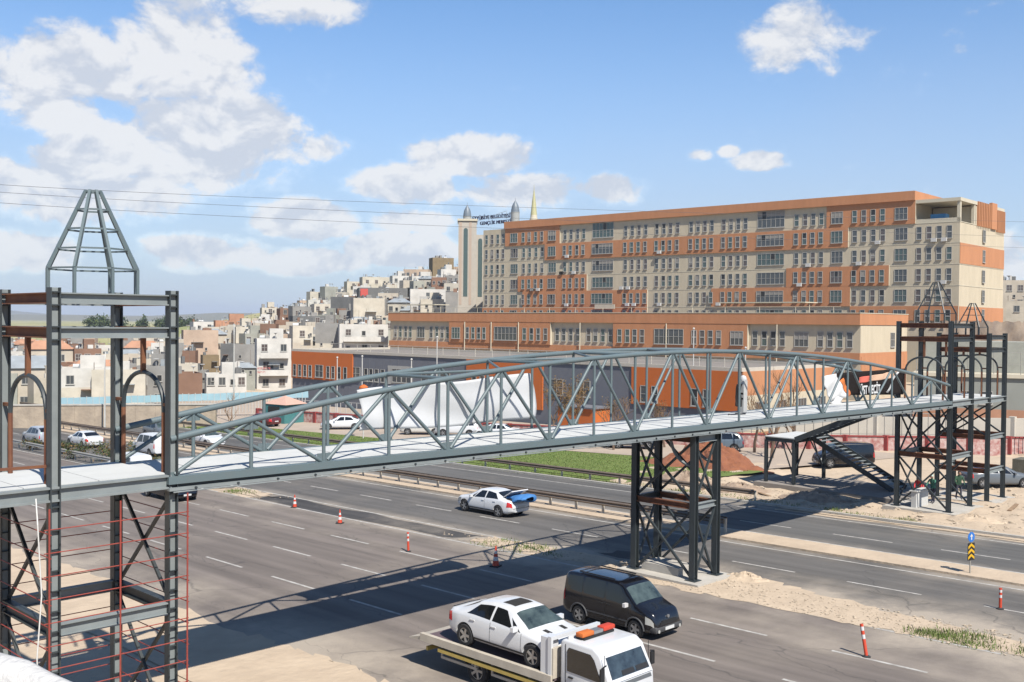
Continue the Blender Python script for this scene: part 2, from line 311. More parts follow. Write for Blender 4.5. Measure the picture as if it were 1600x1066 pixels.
# dusty scatter: pale stones and crumbs on the island and round the footings
def plot_z(x, y):                             # the dug-out building plot lies a step below the verge
    return gl(y) + .03 - .36*min(1, max(0, (x-55.4)/2.6))*min(1, max(0, (41.5-y)/3))*min(1, max(0, (76-x)/6))
def scatter(name, m, areas, seed, smin, smax, label=None):
    rnd = random.Random(seed); b = MB()
    for x0, x1, y0, y1, n in areas:
        for _ in range(n):
            s = smin + (smax-smin)*rnd.random()**3; x = rnd.uniform(x0, x1); y = rnd.uniform(y0, y1); z = plot_z(x, y) if x > 54.3 else gl(y) + 0.012
            vs = [(x+s*rnd.uniform(.6, 1.3)*math.cos(a+rnd.uniform(-.4, .4)), y+s*rnd.uniform(.6, 1.3)*math.sin(a), z+s*h*.6) for h, aa in ((0, 0), (.5, .5)) for a in [aa+i*1.57 for i in range(4)]]
            vs.append((x, y, z+s*rnd.uniform(.4, .8)))
            b.add(vs, [(0, 1, 5, 4), (1, 2, 6, 5), (2, 3, 7, 6), (3, 0, 4, 7), (4, 5, 8), (5, 6, 8), (6, 7, 8), (7, 4, 8)])
    o = b.build(name, m); return tag(o, label, 'rubble', kind='stuff')
M_stone = mat('pale_stones', (0.50, 0.41, 0.31), 0.95, 0.35, 5.0, spec=0.1)
scatter('rubble', M_stone, [(34.1, 36.8, 9, 29, 2600), (34.5, 36.3, 28, 40, 260), (34.4, 36.2, 55, 62, 80), (54.5, 57, 12, 32, 500), (57, 62.3, 29, 42, 1500), (58, 72, 12, 24, 1200), (56.5, 60, 38, 46, 160)], 3, 0.008, 0.07,
        'loose pale stones and crumbled fill around the bridge footings')
scatter('rubble', M_stone, [(55.5, 60, 12, 31, 220), (57.2, 62.2, 29, 42, 420), (58, 71, 14, 23.5, 260), (63.5, 66, 23.5, 28, 60), (70, 76, 18, 30, 120)], 9, 0.03, 0.19, 'coarse broken stones strewn round the far towers and stair')
# right-hand building plot, lawn, parking yard
pb = MB(); rp = random.Random(17)
def pfn(u, v): x = 54.23+u*34; y = -60+v*107.5; return (x, y, plot_z(x, y)+(.05*math.sin(x*2.3+y*1.1)+.05*math.sin(x*.9-y*2.9)+rp.uniform(-.03, .03))*(55.5 < x < 72 and y > 8))
pb.grid(pfn, 68, 180); struct(pb, 'ground_building_plot', M_sand, smooth=60)
blob('lawn', M_grass, [(55.4, 190), (59, 140), (60.3, 100), (62.6, 74), (66.6, 60), (68.4, 50), (66.8, 40), (62, 41), (58, 43), (55.6, 46)], 0.07, rough=0.15, n=6)
blob('pavement_parking_yard', M_pave, [(60, 160), (84.4, 160), (84.4, 36), (67.2, 41), (68.6, 50), (66.8, 60), (62.8, 74), (60.5, 100), (59.3, 140)], 0.055, rough=0.05)
gb = MB(); rnd = random.Random(5)
LAWN = [(55.6, 140), (59, 140), (60.2, 100), (62.4, 74), (66.4, 60), (68.0, 50), (66.4, 41), (62, 42), (58, 44), (55.8, 47)]
def inside(x, y, P):
    c = False
    for i in range(len(P)):
        (x1, y1), (x2, y2) = P[i], P[i-1]
        if (y1 > y) != (y2 > y) and x < (x2-x1)*(y-y1)/(y2-y1)+x1: c = not c
    return c
n = 0
while n < 30000:
    x, y = rnd.uniform(55.6, 68.2), rnd.uniform(41, 100)
    if not inside(x, y, LAWN): continue
    n += 1; a = rnd.uniform(0, 6.28); h = rnd.uniform(.03, .075); w = rnd.uniform(.02, .045); z = gl(y)+.07
    gb.add([(x-w*math.cos(a), y-w*math.sin(a), z), (x+w*math.cos(a), y+w*math.sin(a), z), (x+rnd.uniform(-.05, .05), y+rnd.uniform(-.05, .05), z+h)], [(0, 1, 2)], 0 if rnd.random() < .6 else 1)
M_bl1 = mat('grass_blade', (0.115, 0.175, 0.04), 0.8, 0.2, 0.6, spec=0.2); M_bl2 = mat('grass_blade_dry', (0.18, 0.205, 0.07), 0.8, 0.2, 0.6, spec=0.2)
tag(gb.build('grass', [M_bl1, M_bl2]), 'short green grass of the lawn strip beside the highway', 'grass', kind='stuff')
def weeds(name, label, areas, seed, hmax):
    rnd = random.Random(seed); b = MB()
    for x0, x1, y0, y1, n in areas:
        cs = [(rnd.uniform(x0, x1), rnd.uniform(y0, y1)) for _ in range(max(3, n//40))]
        for _ in range(n):
            c = rnd.choice(cs); x = c[0]+rnd.gauss(0, .25); y = c[1]+rnd.gauss(0, .35); a = rnd.uniform(0, 6.28); h = hmax*rnd.uniform(.3, 1); w = .016*rnd.uniform(.6, 1.6); z = gl(y)+.02
            tx, ty = rnd.uniform(-.2, .2)*h*3, rnd.uniform(-.2, .2)*h*3
            b.add([(x-w*math.cos(a), y-w*math.sin(a), z), (x+w*math.cos(a), y+w*math.sin(a), z), (x+tx, y+ty, z+h)], [(0, 1, 2)], rnd.randint(0, 1))
    return tag(b.build(name, [M_bl1, M_bl2]), label, 'weeds', kind='stuff')
weeds('weeds', 'tufts of weeds on the sandy islands and along the kerbs', [(34.5, 35.6, 12.6, 14.8, 900), (34.4, 36, 31.5, 36, 500), (34.4, 35.9, 57, 62, 300), (54.4, 55.5, 24, 44, 1200), (54.3, 55.3, 44, 120, 3600), (34.6, 36, 9, 11.5, 1400)], 8, 0.2)

# terrain sheet out to the horizon, carried by the levels of the town's plots
def terrain():
    def axis(): return [-400, -200, -120, -60, -20, 20, 50, 70, 84] + [84+9*i for i in range(1, 52)] + [580, 640, 720, 820, 950, 1100, 1300, 1600, 2000, 2600, 3500, 5000, 7500, 11000]
    xs = np.array(axis(), float); ys_ = np.array(axis(), float); X, Y = np.meshgrid(xs, ys_, indexing='ij')
    A = list(HOUSE_ANCHORS)
    for y in range(-60, 190, 15): A.append((86, y, gl(y)))
    for x in range(-60, 86, 15): A.append((x, 185, gl(185)))
    for px in range(-500, 2300, 140):
        for d, z in ((560, 1.0), (760, 3.5), (1000, 4.0), (1600, 2.0), (3000, 0.0), (6000, 0.0)):
            p = D(px, 500, d); A.append((p.x, p.y, z))
    for px, y_, d in [(q, 524-7*math.sin((q+60)/95.0), dd) for q in range(-60, 300, 40) for dd in (430, 500)]:
        p = D(px, y_-(6 if d == 500 else 0), d); A.append((p.x, p.y, p.z))
    for x in (-300, -100): A += [(x, y, 0) for y in range(-300, 600, 100)]
    A = np.array(A); num = np.zeros_like(X); den = np.zeros_like(X)
    for ax, ay, az in A:
        w = 1.0/((X-ax)**2+(Y-ay)**2+30.0)**1.6; num += w*az; den += w
    Z = num/den; G = np.vectorize(gl)(np.clip(Y, -400, 300)); ins = (X < 87) & (Y < 200)
    Z = np.where(ins, G-0.9, Z)
    nx, ny = X.shape; b = MB()
    b.add(list(zip(X.ravel(), Y.ravel(), Z.ravel())), [(i*ny+j, (i+1)*ny+j, (i+1)*ny+j+1, i*ny+j+1) for i in range(nx-1) for j in range(ny-1)])
    for q, f in enumerate(b.f):
        c = b.v[f[0]]; b.m[q] = 0 if (c[0] < 300 and c[1] < 260) else 1
    struct(b, 'ground', [M_sand, M_land], smooth=60)
    hb = MB()
    for d, amp, base, s in ((4200, 10, 22, 0), (6800, 22, 50, 3)):
        nn = 90; vs = []
        for i in range(nn+1):
            px = -1500 + i*4600/nn; hgt = base + amp*(math.sin(i*.21+s)+.6*math.sin(i*.53+s*2)+.35*math.sin(i*1.27+s))
            for q, (dd, zz) in enumerate(((d-900, -20), (d-350, hgt*.55), (d, hgt), (d+700, hgt*.5), (d+1500, -20))):
                p = D(px, 500, dd); vs.append((p.x, p.y, zz + (random.uniform(-1, 1)*2 if 0 < q < 4 else 0)))
        hb.add(vs, [(i*5+j, (i+1)*5+j, (i+1)*5+j+1, i*5+j+1) for i in range(nn) for j in range(4)])
    struct(hb, 'hills', M_hill, smooth=60)

# ---------------------------------------------------------------- guard rails
M_rail = mat('weathered_rail_steel', (0.20, 0.155, 0.12), 0.6, 0.25, 1.5, metal=0.3)
M_galv = mat('galvanised_steel', (0.42, 0.40, 0.35), 0.5, 0.2, 2.0, metal=0.4)
M_postpale = mat('pale_rail_post', (0.60, 0.54, 0.44), 0.7, 0.2, 3.0)
def guardrail(x, y0, y1, label, m, mp, h=0.72, step=2.0, double=False, skew=None):
    X = skew or (lambda y: x)
    t = thing('guard_rail', label, 'guard rail', (X(y0), y0, gl(y0)))
    prof = [(-.03, -.16), (.03, -.10), (.0, -.04), (.0, .04), (.03, .10), (-.03, .16), (-.045, .16), (.0, .0), (-.045, -.16)]
    prof = [(.0, -.155), (-.075, -.085), (-.015, .0), (-.075, .085), (.0, .155), (.025, .155), (-.04, .085), (.015, .0), (-.04, -.085), (.025, -.155)]
    n = max(1, int((y1-y0)/8)); yy = [y0+(y1-y0)*i/n for i in range(n+1)]
    for i in range(n):
        for sgn in ((-1, 1) if double else (-1,)):
            b = MB(); vs = [(X(y)+sgn*(.13 if double else .1) + (a if sgn < 0 else -a), y, gl(y)+h-.16+c) for y in (yy[i]+.01, yy[i+1]-.01) for a, c in prof]
            q = len(prof); b.add(vs, [(j, (j+1) % q, q+(j+1) % q, q+j) for j in range(q)] + [tuple(range(q)), tuple(range(2*q-1, q-1, -1))]); b.build('rail', m, t, smooth=30, fix=True)
    b = MB(); b.box((0, 0, 0), (.1, .12, h+.15)); me = b.mesh('post', mp)
    for i in range(int((y1-y0)/step)+1):
        y = y0 + step*i; inst(me, 'post', t, (X(y)-X(y0), y-y0, gl(y)-gl(y0)+h/2-.15))
    return t
guardrail(44.95, 29.2, 128, 'brown double sided guard rail along the central reserve of the highway', M_rail, M_postpale, 0.86, 2.0, True)
guardrail(54.75, 33.5, 150, 'pale posted guard rail between far carriageway and lawn', M_rail, M_postpale, 0.75, 2.6)
guardrail(34.9, 66, 128, 'guard rail beside the weedy island at far end of near carriageway', M_galv, M_postpale, 0.75, 3.0)
# ---------------------------------------------------------------- footbridge
M_steel = mat('blue_grey_steel_paint', (0.105, 0.145, 0.155), 0.5, 0, 2.6, col2=(0.112, 0.14, 0.147), metal=0.0, spec=0.45, bump=0.08, bscale=30)
M_steel_d = mat('dark_grey_and_shaded_steel', (0.034, 0.043, 0.047), 0.5, 0.25, 1.2, spec=0.45)  # also stands for shaded faces: column flanges, edge beam recess
M_steel_l = mat('light_grey_and_sunlit_steel', (0.225, 0.25, 0.25), 0.55, 0.25, 1.6, spec=0.4)  # also stands for sunlit faces: column webs, beam fronts, lower flange
M_primer = mat('rusty_primer', (0.115, 0.038, 0.022), 0.8, 0, 1.6, col2=(0.20, 0.085, 0.035), detail=7)
M_deck = mat('pale_deck_panel', (0.60, 0.605, 0.585), 0.75, 0.14, 0.9, spec=0.25, bump=0.05, bscale=20)
M_redpipe = mat('red_scaffold_paint', (0.29, 0.05, 0.035), 0.6, 0.3, 3.0)
Y0, Y1 = 24.3, 27.4; YM = (Y0+Y1)/2
def bz(X): return 5.93 - 0.0088*(X-12.5)             # underside of the edge beam
def node(k): return 12.45 + 2.30*k + 0.005*k*k
def chord(X): return bz(X) + 1.22 + 2.12*(1-((X-36.4)/24.2)**2)
t = thing('footbridge', 'blue grey steel truss footbridge with arched top chords spanning the highway', 'bridge', (node(0), Y0, bz(node(0))))
XA, XB = node(0), node(20)
for Y, sd in ((Y0, -1), (Y1, 1)):
    b = MB()
    for i in range(20): b.tube((node(i), Y, chord(node(i))), (node(i+1), Y, chord(node(i+1))), .088, 12, caps=True)
    b.build('top_chord', M_steel, t, smooth=True)
    e = MB(); e.bar((XA-.1, Y, bz(XA)+.25), (XB+.1, Y, bz(XB)+.25), .32, .19); e.bar((XA-.1, Y, bz(XA)+.03), (XB+.1, Y, bz(XB)+.03), .40, .075, (0, 0, 1), 2); e.bar((XA-.1, Y, bz(XA)+.111), (XB+.1, Y, bz(XB)+.111), .08, .087, (0, 0, 1), 1); e.build('edge_beam', [M_steel, M_steel_d, M_steel_l], t)  # shaded recess darker and sunlit lower flange lighter, put into the colours
    for k in range(1, 20):
        x = node(k); b = MB().tube((x, Y, bz(x)+.34), (x, Y, chord(x)), .052, 10); b.box((x, Y, bz(x)+.352), (.26, .2, .02)); b.build('truss_post', M_steel, t, smooth=True)
    for k in range(20):
        xl, xr = node(k), node(k+1)
        p, q = ((xl+.12, Y, bz(xl)+.38), (xr-.1, Y, chord(xr)-.06)) if k % 2 == 0 else ((xl+.1, Y, chord(xl)-.06), (xr-.12, Y, bz(xr)+.38))
        b = MB().tube(p, q, .058, 10); lo = p if k % 2 == 0 else q; b.box((lo[0], Y, lo[2]-.02), (.3, .03, .16)); b.build('truss_diagonal', M_steel, t, smooth=True)
    for k in range(1, 20):
        x = node(k); zz = (chord(x)-.13 if k % 2 else bz(x)+.45); MB().box((x, Y, zz), (.42, .022, .26)).build('gusset_plate', M_steel, t)
    bo = MB()
    for k in range(40):
        x = XA + .6 + k*1.2
        if x < XB: bo.tube((x, Y+sd*.195, bz(x)+.03), (x, Y+sd*.24, bz(x)+.03), .035, 6)
    bo.build('bolt_heads', M_steel_d, t)['kind'] = 'stuff'
M_seam = mat('deck_seam', (0.33, 0.34, 0.34), 0.8, 0.2, 3)
for k in range(40):
    x0 = XA + (XB-XA)*k/40; x1 = XA + (XB-XA)*(k+1)/40; xm = (x0+x1)/2
    b = MB(); b.add([(x, y, bz(x)+z) for x in (x0+.012, x1-.012) for y, z in ((Y0+.13, .30), (Y1-.13, .30), (Y1-.13, .345+.006*(k % 2)), (Y0+.13, .345+.006*(k % 2)))], [(0, 1, 2, 3), (7, 6, 5, 4), (0, 4, 5, 1), (1, 5, 6, 2), (2, 6, 7, 3), (3, 7, 4, 0)])
    b.build('deck_panel', M_deck, t)
dp = MB(); dp.add([(x, y, bz(x)+z) for x in (XA, XB) for y, z in ((Y0+.02, .272), (Y1-.02, .272), (Y1-.02, .296), (Y0+.02, .296))], [(0, 1, 2, 3), (7, 6, 5, 4), (0, 4, 5, 1), (1, 5, 6, 2), (2, 6, 7, 3), (3, 7, 4, 0)]); dp.build('deck_light_stop', M_steel_d, t)  # sheet added under the panels to block sunlight through their gaps
for k in range(21):
    x = min(max(node(k), XA+.1), XB-.1); MB().ibeam((x, Y0+.02, bz(x)+.14), (x, Y1-.02, bz(x)+.14), .14, .26).build('cross_beam', M_steel_d, t)
for Y in (YM-.5, YM+.5): MB().bar((XA, Y, bz(XA)+.27), (XB, Y, bz(XB)+.27), .1, .05).build('stringer', M_steel_d, t)
for k in range(4, 17):
    x = node(k)
    if k % 2 == 0: MB().tube((x, Y0, chord(x)), (x, Y1, chord(x)), .055, 8).build('top_brace', M_steel, t, smooth=True)
    if k < 16:
        x2 = node(k+1); a, c = (Y0, Y1) if k % 2 else (Y1, Y0)
        MB().tube((x, a, chord(x)), (x2, c, chord(x2)), .045, 8).build('top_brace', M_steel, t, smooth=True)
# electric conduit clipped under the near edge
b = MB().path([(x, Y0-.2, bz(x)-.04) for x in np.linspace(XA, XB, 21)], .018, 6); b.build('conduit', M_steel_l, t, smooth=True)

def column(t, x, y, z0, z1, m=None, battens=True, s=.24):
    """H section: flanges face +X and -X, so the web and its stiffener plates show from the road side"""
    m = m or M_steel_d; b = MB(); two = m is M_steel; m = [M_steel_d, M_steel_l] if two else [m, m]  # near tower: shade on flanges and sun on web put into the colours
    for k in (-1, 1): b.box((x+k*(s/2-.015), y, (z0+z1)/2), (.03, s, z1-z0))
    b.box((x, y, (z0+z1)/2), (s-.06, .02, z1-z0), 0, 1)
    z = z0 + .5
    while battens and z < min(z1-.2, 5.6): b.box((x, y, z), (s-.064, s-.03, .012)); z += .47
    [b.box((x, y, q), (s-.064, s-.03, .03)) for q in (5.85, 6.25, 9.7, 10.0, 10.5, 10.8) if battens and q < z1]; b.box((x, y, z0+.015), (.5, .5, .03)); b.build('column', m, t)
def xbrace(t, p, q, r, s, m, w=.075):
    MB().bar(p, q, w, w).build('cross_brace', m, t); off = Vector((.08, 0, 0)) if abs(p[0]-q[0]) < .1 else Vector((0, .08, 0))
    MB().bar(Vector(r)+off, Vector(s)+off, w, w).build('cross_brace', m, t)
def ring(t, x0, x1, z, mf, mside, h=.26, w=.2):
    """beam ring between four columns; the sides across the bridge are still in primer"""
    for y in (Y0, Y1): MB().ibeam((x0+.13, y, z), (x1-.13, y, z), w, h).build('beam', mf, t)
    for x in (x0, x1): MB().ibeam((x, Y0+.13, z), (x, Y1-.13, z), w, h).build('beam', mside, t)
def arch(t, x, zd, za, zt):
    """pointed portal across the deck: two posts, a bent tube and a hanger"""
    b = MB(); pts = []; ya, yb = Y0+.42, Y1-.42; r = (yb-ya)/2; ym = (ya+yb)/2
    for i in range(17):
        a = math.pi*i/16; pts.append((x, ym-r*math.cos(a), za-.95+.95*math.sin(a)**.85))
    b.path([(x, ya, za-1.0)] + pts + [(x, yb, za-1.0)], .058, 8).build('arch', M_steel_d, t, smooth=True)
    for y in (ya, yb):
        MB().tube((x, y, zd), (x, y, za-.98), .06, 8).build('arch_post', M_primer, t, smooth=True)
        e = Y0 if y == ya else Y1; MB().bar((x, y, za-.78), (x, e, za-.78), .08, .08).build('arch_tie', M_primer, t)
    MB().bar((x, ym, za), (x, ym, zt), .11, .11).build('hanger', M_primer, t)
def spire(t, cx, cy, z0, sc=1.0, m=None):
    m = m or M_steel; Rr = (1.12 if sc > 1.05 else 1.2)*min(sc, 1.0); ang = [R(45*i) for i in range(8)]; bw = .07 if sc > 1.05 else .05; zs = z0+.60*sc; ze = zs+1.86*sc
    P = lambda f, i: (cx+Rr*(1-.84*f)*math.cos(ang[i % 8]), cy+Rr*(1-.84*f)*math.sin(ang[i % 8]), zs+(ze-zs)*f)
    for i in range(8):
        a = P(0, i); MB().bar((a[0], a[1], z0), a, bw, bw).build('spire_leg', m, t)
        MB().bar(a, P(1, i), bw, bw).build('spire_rafter', m, t)
    for f in (0, .25, .5, .75, .985):
        for i in range(8): MB().bar(P(f, i), P(f, i+1), bw*.6, bw*.6).build('spire_ring', m, t)
def deck_bay(t, x0, x1, z, n=2):
    for y in (Y0, Y1): MB().ibeam((x0, y, z+.17), (x1, y, z+.17), .22, .34, tf=.045, tw=.04).build('edge_beam', M_steel_l, t)
    MB().b2((x0, Y0+.02, z+.26), (x1, Y1-.02, z+.296)).build('deck_light_stop', M_steel_d, t)  # added sheet keeps sunlight from leaking between the panels
    for i in range(n):
        a, c = x0+(x1-x0)*i/n, x0+(x1-x0)*(i+1)/n
        MB().b2((a+.01, Y0+.12, z+.30), (c-.01, Y1-.12, z+.36)).build('deck_panel', M_deck, t)

# stair tower in front, with its octagonal spire frame
LX0, LX1 = 9.6, 12.5
t = thing('stair_tower', 'steel stair tower in front with octagonal spire frame and red scaffolding', 'tower', (LX0, Y0, gl(Y0)))
for x in (LX0, LX1):
    for y in (Y0, Y1): column(t, x, y, gl(y), 10.9, M_steel)
ring(t, LX0, LX1, 10.66, M_steel_l, M_primer); ring(t, LX0, LX1, 9.86, M_steel_l, M_primer); ring(t, LX0, LX1, 2.98, M_steel_l, M_steel_d, .3)  # beam fronts in the lighter tone: sun on them put into the colour
for x in (LX0, LX1):
    xbrace(t, (x, Y0+.1, 3.15), (x, Y1-.1, 5.85), (x, Y1-.1, 3.15), (x, Y0+.1, 5.85), M_steel_d)
    xbrace(t, (x, Y0+.1, -.2), (x, Y1-.1, 2.8), (x, Y1-.1, -.2), (x, Y0+.1, 2.8), M_steel_d)
    arch(t, x, 6.3, 8.82, 9.74)
spire(t, (LX0+LX1)/2+.16, YM+.08, 10.79, 1.06)
deck_bay(t, 2.0, LX1-.05, bz(LX0)+.02, 6)
for y in (Y0, Y1): MB().bar((2.0, y+.15, 6.9), (LX0, y+.15, 6.9-.12), .08, .06).build('handrail', M_primer, t)
MB().bar((LX0, Y0, 6.2), (LX0, Y1, 6.2), .06, .06).build('sill_bar', M_steel_l, t)
# red scaffold round it
s = thing('scaffold', 'red pipe scaffold with closely spaced rails round the near stair tower', 'scaffold', (9.3, 23.75, gl(24)))
SY0, SY1 = 23.78, 27.95
for x in (9.3, 10.95, 12.66):
    for y in (SY0, SY1): MB().tube((x, y, gl(y)), (x, y, 5.9 if y == SY0 else 5.4), .022, 8).build('standard', M_redpipe, s, smooth=True)
z = 5.42
while z > -.2:
    for y in (SY0, SY1): MB().tube((9.2, y+.05, z), (12.72, y+.05, z), .014, 6).build('rail', M_redpipe, s, smooth=True)
    for x in (9.3, 12.66): MB().tube((x+.04, SY0, z-.12), (x+.04, SY1, z-.12), .013, 6).build('transom', M_redpipe, s, smooth=True)
    z -= .53
w = MB().path([(9.05, 23.9, 6.15), (9.02, 23.72, 5.6), (9.1, 23.7, 4.0), (9.0, 23.7, 2.6), (9.1, 23.75, .3)], .016, 6)
tag(w.build('hose', mat('white_hose', (.75, .74, .70), .6)), 'thin white hose hanging from the deck beside the red scaffold', 'hose')

# pier between the carriageways
PX0, PX1 = 35.25, 36.85
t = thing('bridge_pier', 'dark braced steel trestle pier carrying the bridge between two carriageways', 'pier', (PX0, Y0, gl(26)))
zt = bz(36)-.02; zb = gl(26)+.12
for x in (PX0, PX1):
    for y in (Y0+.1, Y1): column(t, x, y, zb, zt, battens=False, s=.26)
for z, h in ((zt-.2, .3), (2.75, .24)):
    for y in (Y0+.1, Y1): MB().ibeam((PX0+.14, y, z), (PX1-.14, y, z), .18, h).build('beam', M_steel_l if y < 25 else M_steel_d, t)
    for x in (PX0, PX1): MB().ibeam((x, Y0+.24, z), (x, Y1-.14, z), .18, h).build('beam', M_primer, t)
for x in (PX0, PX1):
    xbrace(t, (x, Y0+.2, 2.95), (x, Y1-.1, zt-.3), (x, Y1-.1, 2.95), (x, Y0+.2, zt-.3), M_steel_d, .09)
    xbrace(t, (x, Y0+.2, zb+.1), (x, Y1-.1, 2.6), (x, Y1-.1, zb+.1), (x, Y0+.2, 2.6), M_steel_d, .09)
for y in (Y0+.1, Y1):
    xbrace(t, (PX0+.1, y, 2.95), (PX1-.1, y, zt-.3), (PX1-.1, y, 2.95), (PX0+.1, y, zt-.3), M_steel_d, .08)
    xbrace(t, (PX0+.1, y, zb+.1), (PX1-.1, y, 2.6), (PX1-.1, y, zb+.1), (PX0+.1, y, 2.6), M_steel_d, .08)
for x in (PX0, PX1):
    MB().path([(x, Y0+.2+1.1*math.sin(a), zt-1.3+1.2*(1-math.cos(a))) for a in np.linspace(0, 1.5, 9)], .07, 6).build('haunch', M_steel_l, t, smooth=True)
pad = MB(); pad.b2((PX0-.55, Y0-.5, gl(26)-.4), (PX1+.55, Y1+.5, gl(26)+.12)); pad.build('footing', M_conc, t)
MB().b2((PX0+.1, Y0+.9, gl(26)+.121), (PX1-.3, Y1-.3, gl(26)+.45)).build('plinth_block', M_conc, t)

# the two towers at the far end
def far_tower(x0, x1, ztop, z0, label, dk, tiers, sp):
    t = thing('stair_tower', label, 'tower', (x0, Y0, z0))
    for x in (x0, x1):
        for y in (Y0, Y1): column(t, x, y, z0, ztop, M_steel_d, battens=False, s=.235)
    for z in tiers[0]: ring(t, x0, x1, z, M_steel_l if z < 5 else M_steel_d, M_primer, .28)
    lv = tiers[1]
    for a, c in zip(lv[:-1], lv[1:]):
        for x in (x0, x1): xbrace(t, (x, Y0+.1, a), (x, Y1-.1, c), (x, Y1-.1, a), (x, Y0+.1, c), M_steel_d, .09)
        xbrace(t, (x0+.1, Y1, a), (x1-.1, Y1, c), (x1-.1, Y1, a), (x0+.1, Y1, c), M_steel_d, .08)
    for x in (x0, x1): arch(t, x, dk+.36, 8.35, ztop-1.0)
    spire(t, (x0+x1)/2, YM, ztop-.12, sp, M_steel_d)
    deck_bay(t, x0-.05, x1+.12, dk, 2)
    MB().b2((x0-.6, Y0-.6, z0-.6), (x1+.6, Y1+.6, z0+.02)).build('footing', M_conc, t)
    return t
far_tower(60.6, 63.75, 10.45, -.62, 'first of the two dark stair towers at far end, spire frame taller', 5.5, ((10.2, 9.4, 2.55), (-.45, 2.4, 5.35)), 1.0)
tB = far_tower(66.45, 69.1, 9.75, -.7, 'outermost far stair tower with the smaller spire frame beside the grey car', 5.44, ((9.5, 8.7, 3.3, 1.2), (3.4, 5.3)), .82)
deck_bay(tB, 63.9, 66.3, 5.47, 2)

# U-shaped stair behind the far end
t = thing('staircase', 'steel U stair with white landing going down behind the far bridge end', 'staircase', (62.8, 35.5, gl(36)))
LZ = 2.52
for x in (62.8, 66.9):
    for y in (35.5, 37.6): MB().ibeam((x, y, gl(36)-.02), (x, y, LZ-.2), .2, .2, up=(1, 0, 0)).build('leg', M_steel_d, t)
for y in (35.5, 37.6):
    MB().ibeam((62.7, y, LZ-.14), (67.0, y, LZ-.14), .16, .26).build('beam', M_steel_d, t)
    for x, q in ((62.9, 64.6), (66.8, 65.0)): MB().bar((x, y, .4), (q, y, LZ-.25), .07, .07).build('knee_brace', M_steel_d, t)
for x in (62.8, 66.9):
    MB().ibeam((x, 35.5, LZ-.14), (x, 37.6, LZ-.14), .16, .26).build('beam', M_steel_d, t)
    for y, q in ((35.6, 36.4), (37.5, 36.7)): MB().bar((x, y, .2), (x, q, LZ-.25), .07, .07).build('knee_brace', M_steel_d, t)
MB().b2((62.72, 35.4, LZ), (66.98, 37.7, LZ+.06)).build('landing', M_deck, t)
def flight(t, x0, x1, ya, za, yb, zb_, n):
    for x in (x0, x1): MB().bar((x, ya, za-.02), (x, yb, zb_-.02), .06, .34).build('stringer', M_steel_d, t)
    for i in range(n):
        f = (i+.5)/n; y = ya+(yb-ya)*f; z = za+(zb_-za)*f
        MB().box(((x0+x1)/2, y, z), (x1-x0-.06, .25, .035)).build('tread', M_steel_l, t)
flight(t, 64.9, 66.9, 35.4, LZ, 29.6, -.45, 17)
flight(t, 62.75, 64.7, 35.4, LZ, 28.2, 5.6, 19)
MB().b2((62.2, 27.9, gl(33)-1.0), (67.6, 38.2, gl(36)-.02)).build('slab', mat('dark_fresh_concrete', (.26, .23, .20), .9, .25, 1.2), t)
cb = MB().b2((60.6, 26.2, -.65), (62.3, 26.5, .35)); cb.b2((60.52, 26.1, .351), (62.38, 26.6, .40))
tag(cb.build('concrete_block', mat('pale_concrete', (.62, .61, .58), .9, .2, 2.0)), 'pale concrete block standing inside the first far tower', 'block')

# ---------------------------------------------------------------- banners on the truss
def cloth(name, m, fn, nu, nv, parent=None, th=.006):
    b = MB(); b.grid(fn, nu, nv); o = b.build(name, m, parent, smooth=60); md = o.modifiers.new('thickness', 'SOLIDIFY'); md.thickness = th; return o
M_white = mat('white_tarpaulin', (0.56, 0.57, 0.58), 0.6, 0.05, 0.8, spec=0.3)
YB = Y1+.17
def wb(u, v):                                    # u along the bridge, v upwards
    x = 20.75 + 8.3*u; top = 7.95+.27*u+.04*math.sin(u*9); bot = 6.5+.0*u+.10*math.sin(u*7+1)*(1-u)
    z = bot+(top-bot)*v; return (x + .12*math.sin(v*4), YB + .03*math.sin(x*1.9+v*2)+.07*math.sin(x*.8+v*3)+.02*math.sin(v*9+x), z)
tag(cloth('banner', M_white, wb, 60, 16), 'large plain white tarpaulin banner hung on the far truss', 'banner')
t = thing('banner', 'torn dark banner with white lettering tied to the truss near the far towers', 'banner', (50.7, Y1-.2, 5.8))
YC = Y1-.22
M_dark = mat('dark_brown_banner', (0.018, 0.014, 0.013), 0.9, 0.2, 2.0, spec=0.1); M_wl = mat('white_banner_print', (0.78, 0.78, 0.77), 0.6, .05)
M_or = mat('orange_banner_print', (0.62, 0.17, 0.035), 0.6, .05); M_rd = mat('red_banner_print', (0.60, 0.13, 0.09), 0.6, .05)
def fold(x, z): return .06*math.sin(x*2.1+z*3)+.05*math.sin(x*4.3-z*5)
def quad_cloth(name, m, a, b_, c, d, off, n=14):
    P = [Vector((p[0], 0, p[1])) for p in (a, b_, c, d)]
    def fn(u, v):
        p = (P[0]*(1-u)+P[1]*u)*(1-v)+(P[3]*(1-u)+P[2]*u)*v; return (p.x, YC-off+fold(p.x, p.z), p.z)
    return cloth(name, m, fn, n, 8, t)
quad_cloth('dark_field', M_dark, (53.2, 6.35), (60.9, 6.05), (61.3, 7.62), (52.3, 7.58), 0.0)
quad_cloth('white_panel', M_wl, (51.9, 6.1), (53.7, 6.25), (52.45, 7.56), (50.7, 7.45), .03)
def tail(u, v):
    w_ = (1-v)*.75+.12; x = 52.5+(u-.5)*2*w_+.25*v; z = 6.32-.95*v+.1*math.sin(u*6); return (x, YC-.05+.12*math.sin(u*7+v*4), z)
cloth('torn_tail', M_wl, tail, 10, 8, t)
quad_cloth('orange_edge', M_or, (53.75, 6.25), (54.25, 6.3), (53.25, 7.3), (52.85, 7.15), .045, 6)
